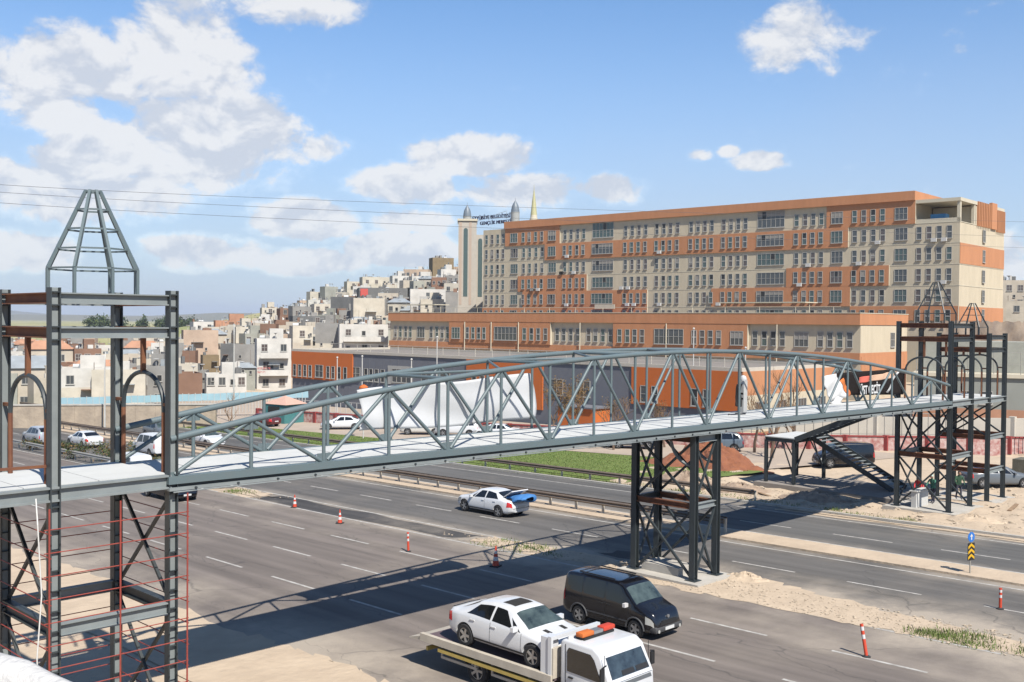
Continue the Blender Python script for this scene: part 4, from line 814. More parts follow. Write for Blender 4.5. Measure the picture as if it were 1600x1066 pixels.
HOUSES = [
 (641, 685, 432, 452, 360, 'white', 'small white house with dark awning just left of the top right hill house', 12, (3, 1)), (686, 716, 421, 452, 356, 'white', 'tall white hill house beside the corner tower', 20, (1, 1)),
 (673, 712, 403, 422, 385, 'olive', 'ruined brown stone house on the very top of the hill', 15, (0, 0)), (628, 671, 421, 437, 378, 'pink', 'row of raw brick houses with orange tint below the hilltop', -10, (3, 1)),
 (611, 641, 431, 452, 365, 'white', 'white house under a brown roof left of the hilltop white houses', 15, (2, 1)), (564, 611, 433, 449, 370, 'cream', 'long low cream house on the skyline of the hill', 10, (3, 1)),
 (540, 564, 440, 453, 372, 'cream', 'small cream house at the left end of the skyline row', 20, (1, 1)), (504, 532, 448, 466, 350, 'greygreen', 'pale grey box house standing against the sky', 30, (0, 0)),
 (482, 504, 456, 474, 352, 'cream', 'yellowish box house at the left foot of the skyline', 25, (0, 0)), (559, 639, 450, 466, 335, 'darkgrey', 'long dark grey unplastered building across the middle of the hill', 5, (0, 0)),
 (604, 640, 464, 484, 318, 'grey', 'grey blank walled block under the long dark building', 0, (0, 0)), (640, 697, 452, 490, 300, 'white', 'white hillside house with two jutting bays and central stair windows', 3, (3, 2)),
 (697, 752, 457, 486, 292, 'grey', 'wide grey concrete wall house below the corner tower', 0, (0, 0)), (550, 603, 466, 506, 262, 'cream', 'big blank cream gable house with three tiny windows', 8, (0, 0)),
 (512, 550, 464, 494, 275, 'darkgrey', 'dark grey house adjoining the big blank cream gable', -25, (0, 0)), (489, 518, 475, 492, 292, 'cream', 'cream house with dark brown flat roof beside the dark grey house', 15, (2, 1)),
 (454, 489, 479, 500, 296, 'grey', 'grey house topped with a cream parapet on the left slope', 20, (2, 1)), (436, 454, 482, 496, 300, 'brown', 'raw brown brick cube on the left slope', 20, (1, 1)),
 (408, 436, 481, 494, 305, 'cream', 'cream rooftop house with one dark doorway at the left end of slope', 10, (1, 1)), (529, 608, 507, 547, 206, 'white', 'wide white house with balconies just above the orange hall', 4, (3, 2), 1),
 (491, 530, 505, 547, 212, 'grey', 'grey unrendered block between the white houses above the orange hall', -8, (0, 0)), (455, 491, 509, 548, 210, 'cream', 'cream house with curved corner beside the grey block', 14, (1, 2)),
 (400, 456, 529, 606, 180, 'white', 'three storey white house with balconies and red wall writing', 6, (2, 3), 2), (366, 400, 538, 578, 196, 'grey', 'grey block wall house left of the three storey white house', -6, (0, 0)),
 (367, 401, 511, 540, 222, 'cream', 'cream upper house behind the grey block wall house', 10, (1, 1)), (342, 367, 537, 572, 205, 'darkgrey', 'dark grey side walled house behind the tall street lamp', -20, (0, 0)),
 (286, 342, 516, 554, 215, 'pink', 'wide peach rendered house with blank wall', 6, (0, 0)), (336, 395, 501, 519, 262, 'terracotta', 'terracotta painted house with rooftop tanks on the skyline', 5, (0, 0)),
 (275, 287, 530, 562, 205, 'beige', 'narrow beige house edge beside the tower column', 5, (1, 2)), (322, 386, 584, 612, 165, 'white', 'low white shop with brown shuttered front near the blue fence', 5, (4, 1)),
 (366, 400, 575, 588, 176, 'greygreen', 'shed with pale sheet metal roof between the white houses', 8, (0, 0)), (290, 323, 579, 604, 170, 'grey', 'low grey shed with lean-to roof beside the white shop', -10, (1, 1)),
 (284, 306, 548, 570, 196, 'brown', 'dark red brown walled house under the peach house', -10, (0, 0)), (316, 343, 555, 578, 190, 'olive', 'olive brown walled house under the peach house', 8, (0, 0)),
 (395, 430, 505, 528, 244, 'beige', 'beige house with dark roof room above the white three storey house', 5, (1, 1)), (430, 458, 500, 522, 262, 'brown', 'brick brown house with lean-to roofs on the lower slope', 12, (1, 1)),
 (455, 512, 494, 510, 252, 'darkgrey', 'cluttered dark grey rooftops row in the middle of the slope', 10, (2, 1)), (545, 612, 500, 512, 232, 'beige', 'low beige house behind the wide white balcony house', 8, (2, 1)),
 (608, 640, 478, 492, 285, 'greygreen', 'pale grey walled house beside the white bay house', 5, (1, 1)), (300, 338, 503, 520, 300, 'white', 'pale distant house in front of the skyline trees', 15, (2, 1))]
for q in HOUSES:
    house(q[0], q[1], q[2], q[3], q[4], q[5], q[6], q[7], q[8], 1, None, {'shed with pale sheet metal roof between the white houses': 'metal', 'terracotta painted house with rooftop tanks on the skyline': None}.get(q[6]), q[9] if len(q) > 9 else 0)
rf = random.Random(4)
ORD = ['first', 'second', 'third', 'fourth', 'fifth', 'sixth', 'seventh', 'eighth', 'ninth', 'tenth', 'eleventh', 'twelfth', 'thirteenth', 'fourteenth', 'fifteenth', 'sixteenth', 'seventeenth', 'eighteenth', 'nineteenth', 'twentieth', 'twenty-first', 'twenty-second', 'twenty-third', 'twenty-fourth', 'twenty-fifth', 'twenty-sixth', 'twenty-seventh', 'twenty-eighth']
CW = dict(white='white', cream='cream', beige='beige', pink='peach', grey='grey', darkgrey='dark grey', brown='brown', terracotta='terracotta', olive='olive', greygreen='pale grey')
def row(d, spots, where, group, hill=False):
    for i, (x, y, wpx, hp, dd) in enumerate(sorted(spots)):
        col = rf.choice(('white', 'white', 'cream', 'cream', 'beige', 'beige', 'pink', 'grey', 'greygreen', 'brown')); rt = rf.choice((None,)*6+('metal', 'terracotta') if not hill else (None,)*9+('metal',))
        house(x-wpx/2, x+wpx/2, y-hp, y, dd, col, f'{CW[col]} house, {ORD[i]} from the left in {where}', rf.uniform(-30, 30), (rf.randint(1, 3), 1 if hp*d/F < 4.6 else 2), 1, group, rt)
for d, yb, n, wh in ((150, 632, 8, 'the nearest row of the lower town'), (168, 613, 12, 'the second row of the lower town'), (196, 594, 15, 'the third row of the lower town'), (235, 576, 18, 'the fourth row of the lower town'), (285, 560, 20, 'the fifth row of the lower town'), (345, 551, 20, 'the farthest row of the lower town')):
    sp_ = []
    for i in range(n):
        x = -15 + (310 if d < 200 else 335)*(i+rf.uniform(.1, .9))/n; wpx = rf.uniform(5, 9.5)*F/d; hp = rf.uniform(3.0, 6.0)*F/d
        if x+wpx/2 < 328 and not (d > 300 and x < 225): sp_.append((x, yb+rf.uniform(-4, 4), wpx, hp, d*rf.uniform(.96, 1.04)))
    row(d, sp_, wh, 'houses of the crowded lower town')
def ysky(x): return float(np.interp(x, [300, 400, 450, 500, 560, 640, 700, 730], [512, 496, 487, 472, 452, 440, 424, 420]))
for d, fr, n, x0, x1, wh in ((385, .02, 14, 470, 712, 'the crest row of the hill'), (345, .16, 17, 420, 712, 'the second row down the hill'), (305, .34, 17, 395, 712, 'the third row down the hill'), (268, .52, 16, 350, 690, 'the fourth row down the hill'), (236, .72, 14, 330, 620, 'the fifth row down the hill'), (222, .88, 12, 320, 600, 'the lowest row on the hill')):
    sp_ = []
    for i in range(n):
        x = x0+(x1-x0)*(i+rf.uniform(.15, .85))/n; y = ysky(x)+(548-ysky(x))*fr+rf.uniform(-3, 3); sp_.append((x, y+4, rf.uniform(3.6, 7)*F/d, rf.uniform(2.6, 4.6)*F/d, d*rf.uniform(.98, 1.02)))
    row(d, sp_, wh, 'small houses up the hillside', True)
# red writing on the white house wall
p = D(402, 587, 175.5); az_ = math.atan2(p.y, p.x)-R(84); rs = random.Random(3); b = MB()   # too faded to read: rows of worn strokes
for j, n_ in ((0, 9), (1, 6)):
    for i in range(n_):
        x = .05+i*.24; z = 1.0-.62*j; b.b2((x, -.01, z), (x+.05, .0, z+.4)); b.b2((x+.05, -.01, z+rs.choice((0, .17, .35))), (x+.16, .0, z+rs.choice((.0, .17, .35))+.05)) if rs.random() < .85 else None
wt = b.build('wall_writing', mat('faded_red_paint', (.45, .14, .13), .9, .3, 6)); wt.location = p; wt.rotation_euler = (0, 0, az_); tag(wt, 'faded red writing painted on the white three storey house', 'writing')
p = D(569, 463, 333); b = MB(); b.box((0, 0, 1.2), (2.4, .1, 2.4)); o = b.build('red_awning', mat('red_cloth', (.55, .09, .07), .7)); o.location = p; o.rotation_euler = (0, 0, math.atan2(p.y, p.x)-R(90)); tag(o, 'red sheet hung on the long dark hillside building', 'sheet')
# right edge: rock face, grey building, upper house
M_rock = mat('quarried_rock', (.36, .29, .22), .95, 0, .5, col2=(.20, .15, .12), bump=.8, bscale=1.2, detail=9)
house(1566, 1602, 438, 503, 215, 'beige', 'beige and brick house above the rock face at right edge', 10, (2, 2), 1, None, None, 0, .7)
house(1575, 1640, 470, 505, 205, 'cream', 'cream house at right edge just over the rock face', 0, (2, 1))
a_, c_ = D(1480, 545, 158), D(1720, 545, 150); b = MB()
def rk(u, v): q = a_.lerp(c_, u); n_ = .5*math.sin(u*31+v*5)+.4*math.sin(u*67-v*19)+.3*math.sin(u*140+v*37); return (q.x-n_*.3+v*1.2, q.y-n_*.3+v*1.2, 0.5+10.4*v+(.12*math.sin(u*90) if v > .95 else 0))
b.grid(rk, 70, 14); o = b.build('rock_face', M_rock, None, smooth=45); tag(o, kind='structure')
p = D(1560, 640, 112); g = thing('grey_building', 'low grey green building with white cornice behind the far towers', 'building', (p.x, p.y, p.z), math.atan2(p.y, p.x)-R(90), local=True)
MB().b2((-8.5, 0, -4), (16, 12, 3.75)).build('wall', mat('greygreen_wall', (.27, .28, .25), .85, .15, .5), g); MB().b2((-8.7, -.25, 3.4), (16.2, 12.2, 3.75+.03)).build('cornice', M_trim, g); MB().b2((-8.6, -.12, -4), (16.1, -.002, 0)).build('base_band', PL['terracotta'], g)
for x in (-3.2, -1.2, 4.0, 7.0): inst(HW[0], 'window', g, (x, -.004, .5), R(180), (1.2, 1, 1.1))
MB().b2((-8.4, 4, 3.8), (16, 11.8, 7.2)).build('upper_storey', PL['greygreen'], g)
for i in range(10): MB().tube((-8.3+2.6*i, .2, 3.78), (-8.3+2.6*i, .2, 6.2), .04, 5).build('roof_post', M_galv, g)
for z in (4.9, 6.15): MB().bar((-8.4, .2, z), (15.4, .2, z), .05, .05).build('roof_rail', M_galv, g)
terrain()
# ---------------------------------------------------------------- walls, fences, poles, trees round the yard
M_mos = mat('red_pink_mosaic', (.30, .075, .065), .8, 0, 2.6, col2=(.72, .60, .54), detail=4)
M_stonew = mat('rough_stone_wall', (.44, .36, .27), .95, 0, .9, col2=(.27, .22, .17), bump=.7, bscale=3.5, detail=9)
M_cap = mat('wall_cap', (.30, .05, .045), .8, .2)
def wall_run(name, label, cat, pts, h, th, m, cap=None, piers=3.0, z=None):
    t = thing(name, label, cat, (pts[0][0], pts[0][1], gl(pts[0][1])))
    for i, (a, c) in enumerate(zip(pts[:-1], pts[1:])):
        za, zc = gl(a[1]), gl(c[1]); b = MB(); d = Vector((c[0]-a[0], c[1]-a[1], 0)).normalized()*.01
        b.bar((a[0]+d.x, a[1]+d.y, za+h/2-.2), (c[0]-d.x, c[1]-d.y, zc+h/2-.2), th, h+.4); b.build('wall_panel', m, t)
        if cap: MB().bar((a[0], a[1], za+h+.06), (c[0], c[1], zc+h+.06), th+.12, .1).build('coping', cap, t)
        L_ = math.hypot(c[0]-a[0], c[1]-a[1]); n = max(1, int(L_/piers))
        for k in range(n): f = k/n; x, y = a[0]+(c[0]-a[0])*f, a[1]+(c[1]-a[1])*f; MB().box((x, y, gl(y)+h/2), (th+.2, th+.2, h+.3)).build('pier', cap or m, t)
    return t
wall_run('boundary_wall', 'low red and white mosaic wall along the back of the parking yard', 'wall', [(66.5, 108), (69, 92), (71.6, 75), (75, 63), (79, 51)], 1.15, .25, M_mos, M_cap)
wall_run('boundary_wall', 'red patterned yard wall seen behind the stair landing', 'wall', [(79.4, 50.4), (84, 42.6), (90, 34.5), (97, 27)], 1.2, .25, M_mos, M_cap)
# white railings above that wall
def railing(name, label, pts, z0, h, m, step=.6):
    t = thing(name, label, 'fence', (pts[0][0], pts[0][1], gl(pts[0][1])))
    for a, c in zip(pts[:-1], pts[1:]):
        for z in (z0+.1, z0+h): MB().bar((a[0], a[1], gl(a[1])+z), (c[0], c[1], gl(c[1])+z), .05, .05).build('rail', m, t)
        L_ = math.hypot(c[0]-a[0], c[1]-a[1]); n = int(L_/step); me = MB().box((0, 0, h/2), (.05, .05, h)).mesh('bar', m)
        for k in range(n): f = (k+.5)/n; x, y = a[0]+(c[0]-a[0])*f, a[1]+(c[1]-a[1])*f; inst(me, 'bar', t, (x-t.location.x, y-t.location.y, gl(y)-t.location.z+z0))
    return t
M_wrail = mat('white_railing', (.60, .58, .54), .6); M_green = mat('dark_green_fence', (.035, .075, .06), .6)
railing('railing', 'white vertical bar railing on the yard wall behind the lawn', [(66.9, 107.5), (69.3, 92), (71.9, 75)], 1.2, 1.3, M_wrail, .8)
railing('railing', 'tall thin railing over the red wall behind the stair', [(79.8, 50.6), (84.4, 42.8), (90.4, 34.7)], 1.3, 1.9, M_galv, .7)
wall_run('terrace_wall', 'long pale plastered wall behind the red wall and stair', 'wall', [(84.5, 50.0), (89.5, 42.5), (96, 33), (103, 24.5)], 2.6, .3, mat('pale_plaster', (.58, .53, .45), .9, .15, .6), None, 40)
railing('mesh_fence', 'dark green mesh fence at right edge beside the grass bank', [(92, 30.5), (97, 24.5), (100, 18), (97, 11)], 0.6, 2.4, M_green, .35)
blob('grass_bank', M_grass, [(84, 28), (95, 24), (97, 12), (84, 14), (80, 20)], .12, rough=.4)
hb = thing('stone_planter', 'dark stone block planter behind the outermost tower', 'planter', (80, 26.2, gl(26)))
MB().b2((79.2, 24.9, gl(25)-.2), (80.9, 27.2, gl(25)+.95)).build('block', mat('dark_stone', (.13, .12, .09), .9, .3, 2.0, bump=.5), hb)
# stone retaining wall and pale blue fence by the far road
def Gp(x, y): d = ray(x, y); t_ = H/(SL*d.y-d.z); return Vector((0, 0, H))+d*t_
a_, c_ = Gp(-40, 669), Gp(338, 667); t = thing('retaining_wall', 'rough pale stone retaining wall below the blue fence', 'wall', tuple(a_))
nw = 12
for i in range(nw):
    p, q = a_.lerp(c_, i/nw), a_.lerp(c_, (i+1)/nw-.0006); b = MB(); b.bar((p.x, p.y, p.z+.95), (q.x, q.y, q.z+.95), .6, 2.9+.12*math.sin(i*2.1)); b.build('wall_panel', M_stonew, t)
MB().bar(a_+Vector((0, 0, 2.47)), c_+Vector((0, 0, 2.47)), .75, .12).build('coping', M_conc, t)
M_blue = mat('pale_blue_sheet', (.36, .55, .62), .6, .15, .8)
p0, p1 = D(85, 640, 126), D(482, 628, 128); t = thing('sheet_fence', 'pale blue sheet fence with white bars on top of the stone wall', 'fence', tuple(p0)); n = 40
for i in range(n):
    p, q = p0.lerp(p1, i/n), p0.lerp(p1, (i+.96)/n); MB().bar(p+Vector((0, 0, .95+.04*math.sin(i*1.7))), q+Vector((0, 0, .95)), .04, .85).build('sheet', M_blue, t)
    MB().bar(p+Vector((0, 0, -1.2)), p+Vector((0, 0, 1.5)), .06, .06).build('post', M_wrail, t)
    if i % 1 == 0: MB().bar(p.lerp(q, .5)+Vector((0, 0, -1.0)), p.lerp(q, .5)+Vector((0, 0, .5)), .09, .05).build('bar', M_wrail, t)
# street lamps and slim poles
M_pole = mat('painted_lamp_pole', (.55, .54, .50), .5, .1)
def lamp(x, y, h, label, arm=1.6, ang=R(225), z=None):
    z = gl(y) if z is None else z; t = thing('street_lamp', label, 'street lamp', (x, y, z)); ca, sa = math.cos(ang), math.sin(ang)
    MB().tube((x, y, z-.3), (x, y, z+h*.8), .10, 10, .065).build('pole', M_pole, t, smooth=True)
    pts = [(x+ca*arm*f**2, y+sa*arm*f**2, z+h*.8+h*.2*math.sin(f*1.5)) for f in np.linspace(0, 1, 8)]
    MB().path(pts, .05, 8).build('arm', M_pole, t, smooth=True)
    e = pts[-1]; MB().box((e[0]+ca*.3, e[1]+sa*.3, e[2]), (.7, .25, .12), ang).build('lamp_head', M_steel_l, t)
lamp(61.8, 105.5, 11.2, 'tall street lamp with curved arm in front of the peach house', 1.2, R(60)); lamp(48.2, 108.5, 8.2, 'slim street lamp in front of the stone wall', .8, R(60))
def pole(px, yt, d, label):
    p = D(px, yt, d); z = gl(p.y); t = thing('yard_pole', label, 'pole', (p.x, p.y, z)); MB().tube((p.x, p.y, z), (p.x, p.y, p.z), .07, 8, .05).build('shaft', M_wrail, t, smooth=True)
    MB().lathe((p.x, p.y, p.z), [(.05, 0), (.12, .06), (.09, .16), (.02, .2)], 8).build('finial', M_wrail, t, smooth=True)
for px, yt, d, l in ((527, 560, 118, 'leftmost white pole in front of the orange end of the hall'), (566, 558, 116, 'white pole in front of the grey middle of the hall'), (643, 563, 112, 'white pole before the ribbon window of the hall'), (683, 528, 112, 'tallest white pole rising past the annex beside the hall'), (1084, 515, 104, 'white pole standing before the right orange end of the hall'), (1165, 545, 100, 'slim pole behind the bridge near the bare tree')): pole(px, yt, d, l)
p = D(568, 618, 100); t = thing('round_sign', 'orange lamp box on a pole above the white banner', 'sign', (p.x, p.y, gl(p.y))); MB().tube((p.x, p.y, gl(p.y)), (p.x, p.y, p.z+.2), .06, 8).build('pole', M_wrail, t, smooth=True)
MB().lathe((p.x, p.y, p.z-.1), [(.1, 0), (.42, .25), (.5, .6), (.42, .95), (.1, 1.15)], 14).build('box', M_orange2, t, smooth=True)
# tea kiosk
kx, ky = 66.0, 101.5; t = thing('kiosk', 'small teal kiosk under a pink pyramid roof by the yard', 'kiosk', (kx, ky, gl(ky)))
MB().box((kx, ky, gl(ky)+1.1), (3.2, 3.2, 2.2), R(10)).build('cabin', mat('teal_panel', (.06, .20, .20), .6, .1), t)
b = MB(); zz = gl(ky)+2.2; b.add([(kx+2.4*math.cos(R(55+90*i)), ky+2.4*math.sin(R(55+90*i))*1.15, zz) for i in range(4)]+[(kx, ky, zz+.9)], [(0, 1, 4), (1, 2, 4), (2, 3, 4), (3, 0, 4), (3, 2, 1, 0)]); b.build('roof', mat('pink_roof', (.58, .36, .28), .8), t)
MB().box((kx-1.62, ky-.2, gl(ky)+1.5), (.06, 1.8, .9), R(10)).build('hatch', M_void, t)

# trees: bare ones in the yard, dark evergreens on the skyline, shrubs on the island
M_bark = mat('bark', (.17, .115, .08), .95, .3, 4); M_twig = mat('twigs', (.26, .16, .09), .95, .3, 3); M_leaf = [mat('leaf_dark', (.045, .07, .028), .8, .3, 1.5), mat('leaf_mid', (.085, .115, .035), .8, .3, 1.5), mat('leaf_dry', (.20, .12, .04), .8, .3, 1.5)]
def bare_tree(x, y, h, label, seed, leaves=0, group=None):
    r = random.Random(seed); z = gl(y); t = thing('bare_tree', label, 'tree', (x, y, z), group=group); tw = MB(); br = MB(); lf = MB()
    def grow(p, d, l, rad, lev):
        pts = [p]; q = p
        for _ in range(3): d = (d+Vector((r.uniform(-.2, .2), r.uniform(-.2, .2), r.uniform(-.02, .14)))).normalized(); q = q+d*(l/3); pts.append(q)
        (tw if lev == 0 else br).path(pts, [rad, rad*.9, rad*.78, rad*.62], 6 if lev < 2 else 4)
        if lev < 4:
            for _ in range(r.randint(3, 4) if lev < 3 else 3):
                f = r.uniform(.35, 1); i = min(2, int(f*3)); b0 = pts[i].lerp(pts[i+1], f*3-i); ax = Vector((r.uniform(-1, 1), r.uniform(-1, 1), r.uniform(.1, .9))).normalized()
                grow(b0, (d*.55+ax*.75).normalized(), l*r.uniform(.55, .75), rad*.5, lev+1)
        elif leaves:
            for _ in range(leaves): c = q+Vector((r.gauss(0, .12), r.gauss(0, .12), r.gauss(0, .12))); s = .09; lf.add([c+Vector((r.uniform(-s, s), r.uniform(-s, s), r.uniform(-s, s))) for _ in range(3)], [(0, 1, 2)])
    grow(Vector((x, y, z-.1)), Vector((0, 0, 1)), h*.42, h*.018, 0)
    tw.build('trunk', M_bark, t, smooth=True); br.build('branches', M_twig, t)
    if leaves: lf.build('crown', M_leaf[2], t)
for i, (px, d, h, lv, l) in enumerate(((1207, 84, 8.6, 0, 'bare branched tree behind the bridge right of the grey cabinet'), (1180, 88, 7.6, 0, 'smaller bare tree just left of the big bare tree'), (1240, 90, 7.4, 0, 'bare tree in front of the cream annex end'), (905, 92, 7.0, 9, 'tree with brown dry leaves before the hall middle'), (866, 95, 6.6, 9, 'brown leaved tree next to the white banner edge'), (960, 90, 6.4, 2, 'thin bare tree between brown tree and orange hall end'), (1040, 92, 6.0, 2, 'small dry tree before the right orange part of the hall'), (357, 106, 4.4, 0, 'small bare tree beside the tall street lamp'))):
    p = D(px, 600, d); bare_tree(p.x, p.y, h, l, 30+i, lv)
def leafy(name, label, cat, p, rx, rz, seed, n, group=None, s=.25, mats=(0, 1), trunk=True):
    r = random.Random(seed); t = thing(name, label, cat, tuple(p), group=group); b = MB(); cl = [Vector((r.gauss(0, .42)*rx, r.gauss(0, .42)*rx, rz*(.25+.75*r.random()))) for _ in range(9)]
    for _ in range(n):
        c = r.choice(cl); k = r.uniform(.5, 1); q = Vector(p)+c+Vector((r.gauss(0, .24)*rx, r.gauss(0, .24)*rx, r.gauss(0, .16)*rz)); q.z = max(q.z, p[2]+.02); b.add([q+Vector((r.uniform(-s, s), r.uniform(-s, s), r.uniform(-s, s)))*k*1.4 for _ in range(3)], [(0, 1, 2)], r.randint(0, len(mats)-1))
    if trunk: MB().tube((p[0], p[1], p[2]-1), (p[0], p[1], p[2]+rz*.6), rx*.07, 6, rx*.03).build('trunk', M_bark, t)
    b.build('crown', [M_leaf[i] for i in mats], t)
r_ = random.Random(9)
PXS = sorted([r_.choice((r_.uniform(143, 190), r_.uniform(205, 305), r_.uniform(205, 305))) for _ in range(26)])
for i in range(26):
    px = PXS[i]; d = r_.uniform(600, 720); p = D(px, 516, d); leafy('evergreen_tree', f'dark evergreen tree, {ORD[i]} from the left in the far treeline', 'tree', (p.x, p.y, p.z-1), r_.uniform(2.5, 4.2), r_.uniform(4, 8.5), 50+i, 420, 'evergreens of the far treeline', .8, (0, 0, 1))
    HOUSE_ANCHORS.append((p.x, p.y, p.z-2))
for i, (x, y, a) in enumerate(((35.6, 78, .9), (36.4, 81, 1.1), (35.4, 84.5, 1.0), (35.8, 89, .8), (36.3, 74.5, .8), (35.5, 94, .7))): leafy('shrub', ['low green shrub on the island beside the rail', 'largest olive shrub on the weedy island', 'round shrub on the island behind white van', 'small shrub further along the island', 'low shrub at the near end of the island row', 'last small shrub of the island row'][i], 'shrub', (x, y, gl(y)), a*1.1, a*1.3, 80+i, 900, 'shrubs on the road island', .09, (0, 1, 2), False)
leafy('shrub', 'low green shrub at right edge of the sandy island', 'shrub', (35.6, 9.6, gl(9.6)), .9, .5, 99, 700, None, .07, (1, 1, 0), False)
# earth heap
b = MB(); hx, hy = 67.6, 45.5; rr = random.Random(2); nz = [[rr.uniform(-1, 1) for _ in range(40)] for _ in range(16)]
from mathutils import noise as mn
def heap(u, v):
    a = u*6.2832; rad = v*4.9*(1+.18*math.sin(3*a+1)+.08*math.sin(7*a)); x = hx+rad*math.cos(a)*.8; y = hy+rad*math.sin(a)
    k = 1.35*math.exp(-((x-hx-.6)**2+(y-hy-.9)**2)/3.4)+1.05*math.exp(-((x-hx+.5)**2+(y-hy+1.9)**2)/2.6)+.5*max(0, 1-v)
    n_ = mn.fractal(Vector((x*.9, y*.9, 3.1)), .8, 2.0, 5)*.55+abs(mn.noise(Vector((x*2.3, y*2.3, 1))))*.45
    return (x, y, gl(hy)-.02+max(-.06, (k+n_*(.35+k*.45))*min(1, (1-v)*5)))
b.grid(heap, 90, 34); tag(b.build('earth_heap', mat('red_earth', (.27, .105, .05), .95, 0, 1.6, col2=(.17, .06, .032), bump=.9, bscale=5, detail=9), None, smooth=30), 'heap of dug red brown earth on the lawn edge', 'earth heap')
# overhead wires
M_wire = mat('overhead_wire', (.10, .10, .11), .6)
for (y0, ym, y1, d), l in zip(((274, 318, 366, 88), (286, 334, 392, 88), (302, 351, 409, 88)), ('highest of the three overhead wires across the sky', 'middle one of the three overhead wires across the sky', 'lowest of the three overhead wires across the sky')):
    A, B, C = D(-150, y0-8, 60), D(640, ym, d), D(1900, y1-12, 150); pts = []
    for f in np.linspace(0, 1, 40): pts.append(A*(1-f)**2+(B*2-(A+C)/2)*2*f*(1-f)+C*f*f)
    tag(MB().path(pts, .015, 5).build('overhead_wire', M_wire, None, smooth=True), l, 'wire')
# white parapet in the near corner
b = MB(); pts = [D(-60, 1008, 6.0), D(0, 1014, 5.9), D(45, 1026, 5.8), D(80, 1045, 5.7), D(118, 1062, 5.55), D(180, 1095, 5.4), D(300, 1160, 5.2)]
vs = []
for p in pts:
    dr_ = Vector((p.x, p.y, 0)).normalized()
    for off, dz in ((-.35, -1.6), (-.33, -.12), (-.26, -.03), (-.1, 0), (.0, -.02), (.05, -.1), (.07, -1.6)): vs.append(p+dr_*off+Vector((0, 0, dz)))
b.add(vs, [(i*7+j, (i+1)*7+j, (i+1)*7+j+1, i*7+j+1) for i in range(len(pts)-1) for j in range(6)])
tag(b.build('parapet', mat('whitewashed_plaster', (.60, .59, .57), .9, .2, 5.0, bump=.5, bscale=16), None, smooth=60), 'whitewashed sloping parapet in the near bottom left corner', 'parapet')

# ---------------------------------------------------------------- cones, delineators, road sign
M_cone = mat('orange_plastic', (.62, .07, .03), .5, .1); M_refl = mat('white_reflective', (.72, .70, .68), .5); M_rub = mat('black_rubber', (.03, .03, .03), .8)
def cone(x, y, label, k=.78):
    z = gl(y); t = thing('traffic_cone', label, 'traffic cone', (x, y, z)); r = lambda h: .17-.14*h/.95
    MB().box((x, y, z+.025), (.44*k, .44*k, .05), .4).build('base', M_rub, t)
    for i, (h0, h1, m) in enumerate(((.05, .28, M_cone), (.28, .46, M_refl), (.46, .60, M_cone), (.60, .74, M_refl), (.74, .95, M_cone))): MB().tube((x, y, z+h0*k), (x, y, z+h1*k), r(h0)*k, 14, r(h1)*k).build('band', m, t, smooth=True)
cone(34.3, 51.7, 'striped traffic cone on the edge line, the farther one'); cone(33.1, 45.6, 'striped traffic cone left of the asphalt patch, the nearer of the two'); cone(31.75, 32.3, 'striped traffic cone standing in the bridge shadow', .95)
def delin(x, y, h, label, lean=(0, 0), m=None):
    z = gl(y); t = thing('delineator_post', label, 'delineator', (x, y, z)); top = Vector((x+lean[0], y+lean[1], z+h)); bt = Vector((x, y, z)); L_ = lambda f: bt.lerp(top, f)
    MB().lathe((x, y, z), [(.13, 0), (.13, .03), (.06, .06)], 12).build('base', M_rub, t)
    for f0, f1, m in ((.03, .55, M_cone), (.55, .68, M_refl), (.68, .8, M_cone), (.8, .92, M_refl), (.92, 1, M_cone)): MB().tube(L_(f0), L_(f1), .055, 10).build('band', m, t, smooth=True)
delin(31.05, 37.4, .9, 'red and white flexible post on the lane line beyond the shadow', (.0, .05)); delin(31.0, 14.9, 1.0, 'leaning red and white post at the near right lane line', (.03, .2)); delin(39.8, 14.0, .78, 'plain red post on the right near the middle carriageway line', (0, 0))
sx, sy = 44.5, 16.9; z = gl(sy)+.09; t = thing('road_sign', 'blue arrow sign over a yellow and black chevron board on one pole', 'road sign', (sx, sy, z))
MB().tube((sx, sy, z), (sx, sy, z+1.75), .03, 8).build('pole', M_galv, t, smooth=True)
M_sblue = mat('sign_blue', (.03, .16, .50), .4, .05); M_sy = mat('sign_yellow', (.72, .42, .02), .4, .05); M_sk = mat('sign_black', (.015, .015, .015), .5)
def disp(pts, off): return [(sx+a*.93-off*.3, sy-a*.3-off*.95, z+h) for a, h in pts]
def plate(name, pts, m, o0, o1):
    n = len(pts); b = MB(); b.add(disp(pts, o0)+disp(pts, o1), [tuple(range(n)), tuple(range(2*n-1, n-1, -1))]+[(i, n+i, n+(i+1) % n, (i+1) % n) for i in range(n)]); return b.build(name, m, t, fix=True)
plate('blue_disc', [(.21*math.cos(k*.3927), 1.52+.21*math.sin(k*.3927)) for k in range(16)], M_sblue, .035, .05)
plate('white_arrow', [(-.03, 1.40), (.03, 1.40), (.03, 1.54), (.09, 1.54), (0, 1.66), (-.09, 1.54), (-.03, 1.54)], M_refl, .052, .058)
plate('chevron_board', [(-.21, .55), (.21, .55), (.21, 1.27), (-.21, 1.27)], M_sk, .035, .05)
for i in range(3): y0 = .58+.22*i; plate('chevron', [(-.19, y0), (0, y0+.13), (.19, y0), (.19, y0+.11), (0, y0+.24), (-.19, y0+.11)], M_sy, .052, .058)

